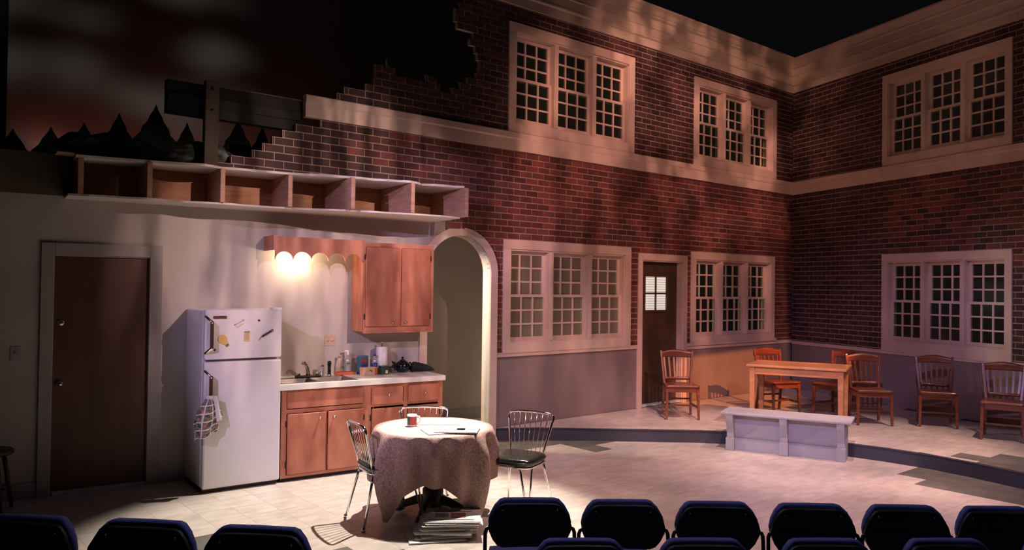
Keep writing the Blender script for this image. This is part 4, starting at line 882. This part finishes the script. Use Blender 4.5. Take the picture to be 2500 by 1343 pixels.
# dark stool at the left edge
st = thing('stool', 'dark wooden stool cut off by the left edge of the picture', 'stool', KP(-5.05, .30))
MB().lathe([(.0, .455), (.15, .455), (.165, .468), (.165, .485), (.15, .497), (0, .50)], 24).build('seat', 'dark_wood', st)
for k in range(4):
    a = R(20 + 90*k); MB().tube([(.10*math.cos(a), .10*math.sin(a), .46), (.17*math.cos(a), .17*math.sin(a), 0)], [.018, .014], 8).build('leg', 'dark_wood', st)
for k in range(4):
    a, b = R(20 + 90*k), R(110 + 90*k); q = .148 - .01*(k % 2); zz = .15 + .06*(k % 2); MB().tube([(q*math.cos(a), q*math.sin(a), zz), (q*math.cos(b), q*math.sin(b), zz)], .009, 6).build('rung', 'dark_wood', st)
# ================================================================== ROOF DEBRIS AND BACKDROP
rl = tag(MB().grid(lambda u, v: (0, 0, 0), 1, 1).build('camouflage_bundle', 'camo'), 'lumpy camouflage cloth bundle lying on the torn ceiling', 'cloth bundle')
def roll(u, v):
    a = v*2*math.pi; s = -4.66 + 1.63*u; e = math.sqrt(max(0, 1 - (2*u - 1)**8)); n = math.sin(u*17 + 2*math.sin(a)) + math.sin(u*31 + 3*a)*.6
    hh = (.092 + .018*math.sin(u*9) + .014*n)*e*(1 if u < .88 else .9); 
    x, y, z_ = s + .02*n, -.05 + (.17 + .02*n)*math.cos(a)*e, 2.967 + max(0, hh + hh*math.sin(a))
    return KP(x, -y, z_)
nm = MB().grid(roll, 70, 22).mesh('camouflage_bundle', 'camo'); rl.data = nm
pb = thing('loose_board', 'thin pale board resting across the left end of the ceiling', 'board', KP(-4.42, .26, 2.928), ROT_K + R(2)); MB().box(-.22, -.05, 0, .10, .10, .014).build('plank', 'joist_wood', pb)
bm_ = thing('roof_beam', 'black horizontal beam running left from the broken belt course', 'beam', (0, Y0 + .07, 0), 0)
MB().box(2.10, 0, 3.40, 3.40, .10, 3.70).build('beam_body', 'beam_black', bm_); MB().box(2.45, -.02, 3.70, 3.40, .10, 3.712).build('top_strip', 'post_wood', bm_)
MB().box(2.10, -.012, 3.50, 3.38, 0, 3.585).build('middle_band', 'beam_black', bm_)
ps = thing('roof_post', 'bare wooden post standing in front of the black roof beam', 'post', (2.455, Y0 - .02, 0)); MB().bar((0, 0, 2.932), (.004, 0, 3.72), .125, .07, (0, 1, 0)).build('timber', 'post_wood', ps, bev=.004)
for k, z_ in enumerate((3.45, 3.64)): MB().lathe([(.012, 0), (.012, .008), (0, .010)], 8).build('bolt', 'dark_metal', ps, (.0, -.036, z_), (R(90), 0, 0))
cy = tag(MB().grid(lambda u, v: (-3 + 11.5*u, 10.6 + .03*math.sin(u*40), .2 + 8.3*v), 120, 4).build('backdrop_cloth', 'cyc_cloth', thick=.004), 'gray sky backdrop cloth with dim projected clouds', 'backdrop')
tree_names = ['far left', 'second from the left', 'third from the left', 'fourth from the left', 'middle', 'left of the wooden post', 'right of the wooden post', 'second right of the wooden post', 'nearest the stepped bricks']
for k, (x, h, w_) in enumerate([(1.25, 3.52, .34), (1.62, 3.60, .30), (1.96, 3.70, .30), (2.34, 3.88, .24), (2.72, 4.02, .25), (3.10, 3.86, .24), (3.76, 4.00, .26), (4.10, 3.97, .22), (4.50, 4.08, .26)]):
    zb = h - .50; n = 7; side = []
    for i in range(n + 1):
        t_ = i/n; side.append((w_*(1 - t_)**1.15*(1 + .16*(i % 2)), zb + (h - zb)*t_))
    pts = [(w_*1.1, 0)] + side + [(-x_, z_) for x_, z_ in reversed(side[:-1])] + [(-w_*1.1, 0)]
    tag(MB().prism(pts, 0, .02).build('tree_cutout', 'cutout', None, (x, 10.0 + .04*(k % 4), 0)), 'black pointed tree silhouette before the reddish backdrop, ' + tree_names[k], 'tree cutout', 'tree silhouettes before the backdrop')
dr = thing('stage_curtain', 'black masking curtain hanging at the far left', 'curtain', (0, 9.4, 0))
MB().grid(lambda u, v: (-3.5 + 4.62*u, .06*math.sin(u*70), 7.5*v), 160, 3).build('pleated_cloth', 'drape', dr, thick=.004)
MB().tube([(-3.5, 0, 7.52), (1.15, 0, 7.52)], .025, 8).build('hanging_pipe', 'dark_metal', dr)
# ================================================================== AUDIENCE CHAIRS
def seat_chair():
    r = thing('audience_chair', '', 'chair')           # faces +y locally, origin under the back
    def outline(w_, z0_, z1_):
        H_ = z1_ - z0_
        half = [(w_*k, z0_ + H_*q) for k, q in ((0, .985), (.20, .99), (.31, 1.0), (.365, .975), (.43, .86), (.485, .68), (.505, .52), (.495, .40), (.45, .20), (.395, .06), (.33, 0), (0, -.01))]
        return half + [(-x, z_) for x, z_ in reversed(half[1:-1])]
    def curved(poly, y0, y1, bulge):
        n = len(poly); Y = lambda x: .045*(1 - (x/.21)**2)
        vs = []; cx, cz = 0, sum(p[1] for p in poly)/n
        rings = [(.0, y0 - bulge), (.55, y0 - bulge*.9), (.92, y0 - bulge*.3), (1, y0), (1, y1), (.92, y1 + bulge*.3), (.55, y1 + bulge*.9), (0, y1 + bulge)]
        m = MB(); fs = []
        for k, y in rings:
            for x, z_ in poly: vs.append((x*k, y + Y(x*k), cz + (z_ - cz)*k))
        for i in range(len(rings) - 1):
            for j in range(n): fs.append((i*n + j, i*n + (j + 1) % n, (i + 1)*n + (j + 1) % n, (i + 1)*n + j))
        return m.add(vs, fs, True)
    W_ = .405
    curved(outline(W_, .575, .787), -.012, .010, .006).build('back_shell', 'seat_shell', r)
    curved(outline(W_*1.0, .585, .806), .012, .040, .012).build('back_pad', 'blue_fabric', r)
    MB().grid(lambda u, v: (-.19 + .38*u, -.022 + .045*(1 - ((u - .5)*.38/.21)**2), .678 + .010*v), 12, 1).build('back_crease', 'black_tube', r, thick=.004)
    for sx in (-1, 1):
        MB().lathe([(.005, 0), (.004, .003), (0, .0035)], 8).build('screw', 'steel', r, (sx*.135, .004, .760), (R(90), 0, 0))
    def pan(u, v):
        return ((u - .5)*.42*(1 - .12*v), .045 + .40*v, .435 + .022*math.sin(math.pi*u)*math.sin(math.pi*v) + (.018 if v > .9 else 0)*-1)
    MB().grid(pan, 12, 8).build('seat_pad', 'blue_fabric', r, thick=.04)
    MB().box(-.19, .06, .395, .19, .42, .412).build('seat_pan', 'seat_shell', r, bev=.005)
    for sx in (-1, 1):
        MB().tube([(sx*.175, .012, .668), (sx*.200, .006, .674), (sx*.212, .0, .670), (sx*.218, -.002, .655), (sx*.219, -.006, .62), (sx*.219, -.02, .40), (sx*.219, -.06, .0)], .0095, 8).build('rear_leg', 'black_tube', r)
        MB().tube([(sx*.217, .0, .40), (sx*.215, .20, .40), (sx*.212, .40, .385), (sx*.213, .44, .35), (sx*.215, .47, 0)], .0095, 8).build('front_leg', 'black_tube', r)
    MB().tube([(-.212, .36, .385), (0, .36, .385), (.212, .36, .385)], .008, 6).build('cross_bar', 'black_tube', r)
    return r
ac_ = seat_chair(); first = [True]
def put_seat(x, y, f, label, group, z=0):
    o = ac_ if first[0] else copy_tree(ac_); first[0] = False
    o.location = (x, y, z); o.rotation_euler = (0, 0, math.atan2(f[1], f[0]) - math.pi/2); o['label'] = label; o['group'] = group
row1 = [(2.538, 2.860, .61, .79), (2.881, 2.559, .62, .78), (3.224, 2.254, .64, .77), (3.566, 1.948, .65, .76), (3.910, 1.653, .65, .76), (4.255, 1.357, .65, .76)]
names = ['leftmost', 'second', 'third', 'fourth', 'fifth', 'rightmost']
for n_, (x, y, a, b) in zip(names, row1): put_seat(x, y, (a, b), 'blue edged black audience chair, %s of the full front row at right' % n_, 'front row audience chairs on the right')
row2 = [(2.29, 2.26), (2.70, 1.945), (3.108, 1.626), (3.518, 1.307), (3.93, .99)]
for n_, (x, y) in zip(['leftmost', 'second', 'middle', 'fourth', 'rightmost'], row2): put_seat(x, y, (.61, .79), 'audience chair showing only its blue top edge, %s of the nearer row' % n_, 'second row audience chairs on the right')
for n_, (x, y, a, b) in zip(['cut off by the left picture edge', 'in the middle of the left group', 'rightmost of the left group'], [(.475, 3.39, .72, .69), (.805, 3.065, .72, .69), (1.105, 2.735, .72, .69)]):
    put_seat(x, y, (a, b), 'black audience chair at lower left, %s' % n_, 'left audience chairs', .158)
rs_ = MB().prism([(-.3, 3.95), (.0, 4.28), (1.62, 2.72), (1.0, 2.2), (-.3, 2.2)], 0, .157, 'z').build('floor_riser', 'riser'); tag(rs_, 'low black seating riser under the left audience chairs', 'platform', kind='structure')
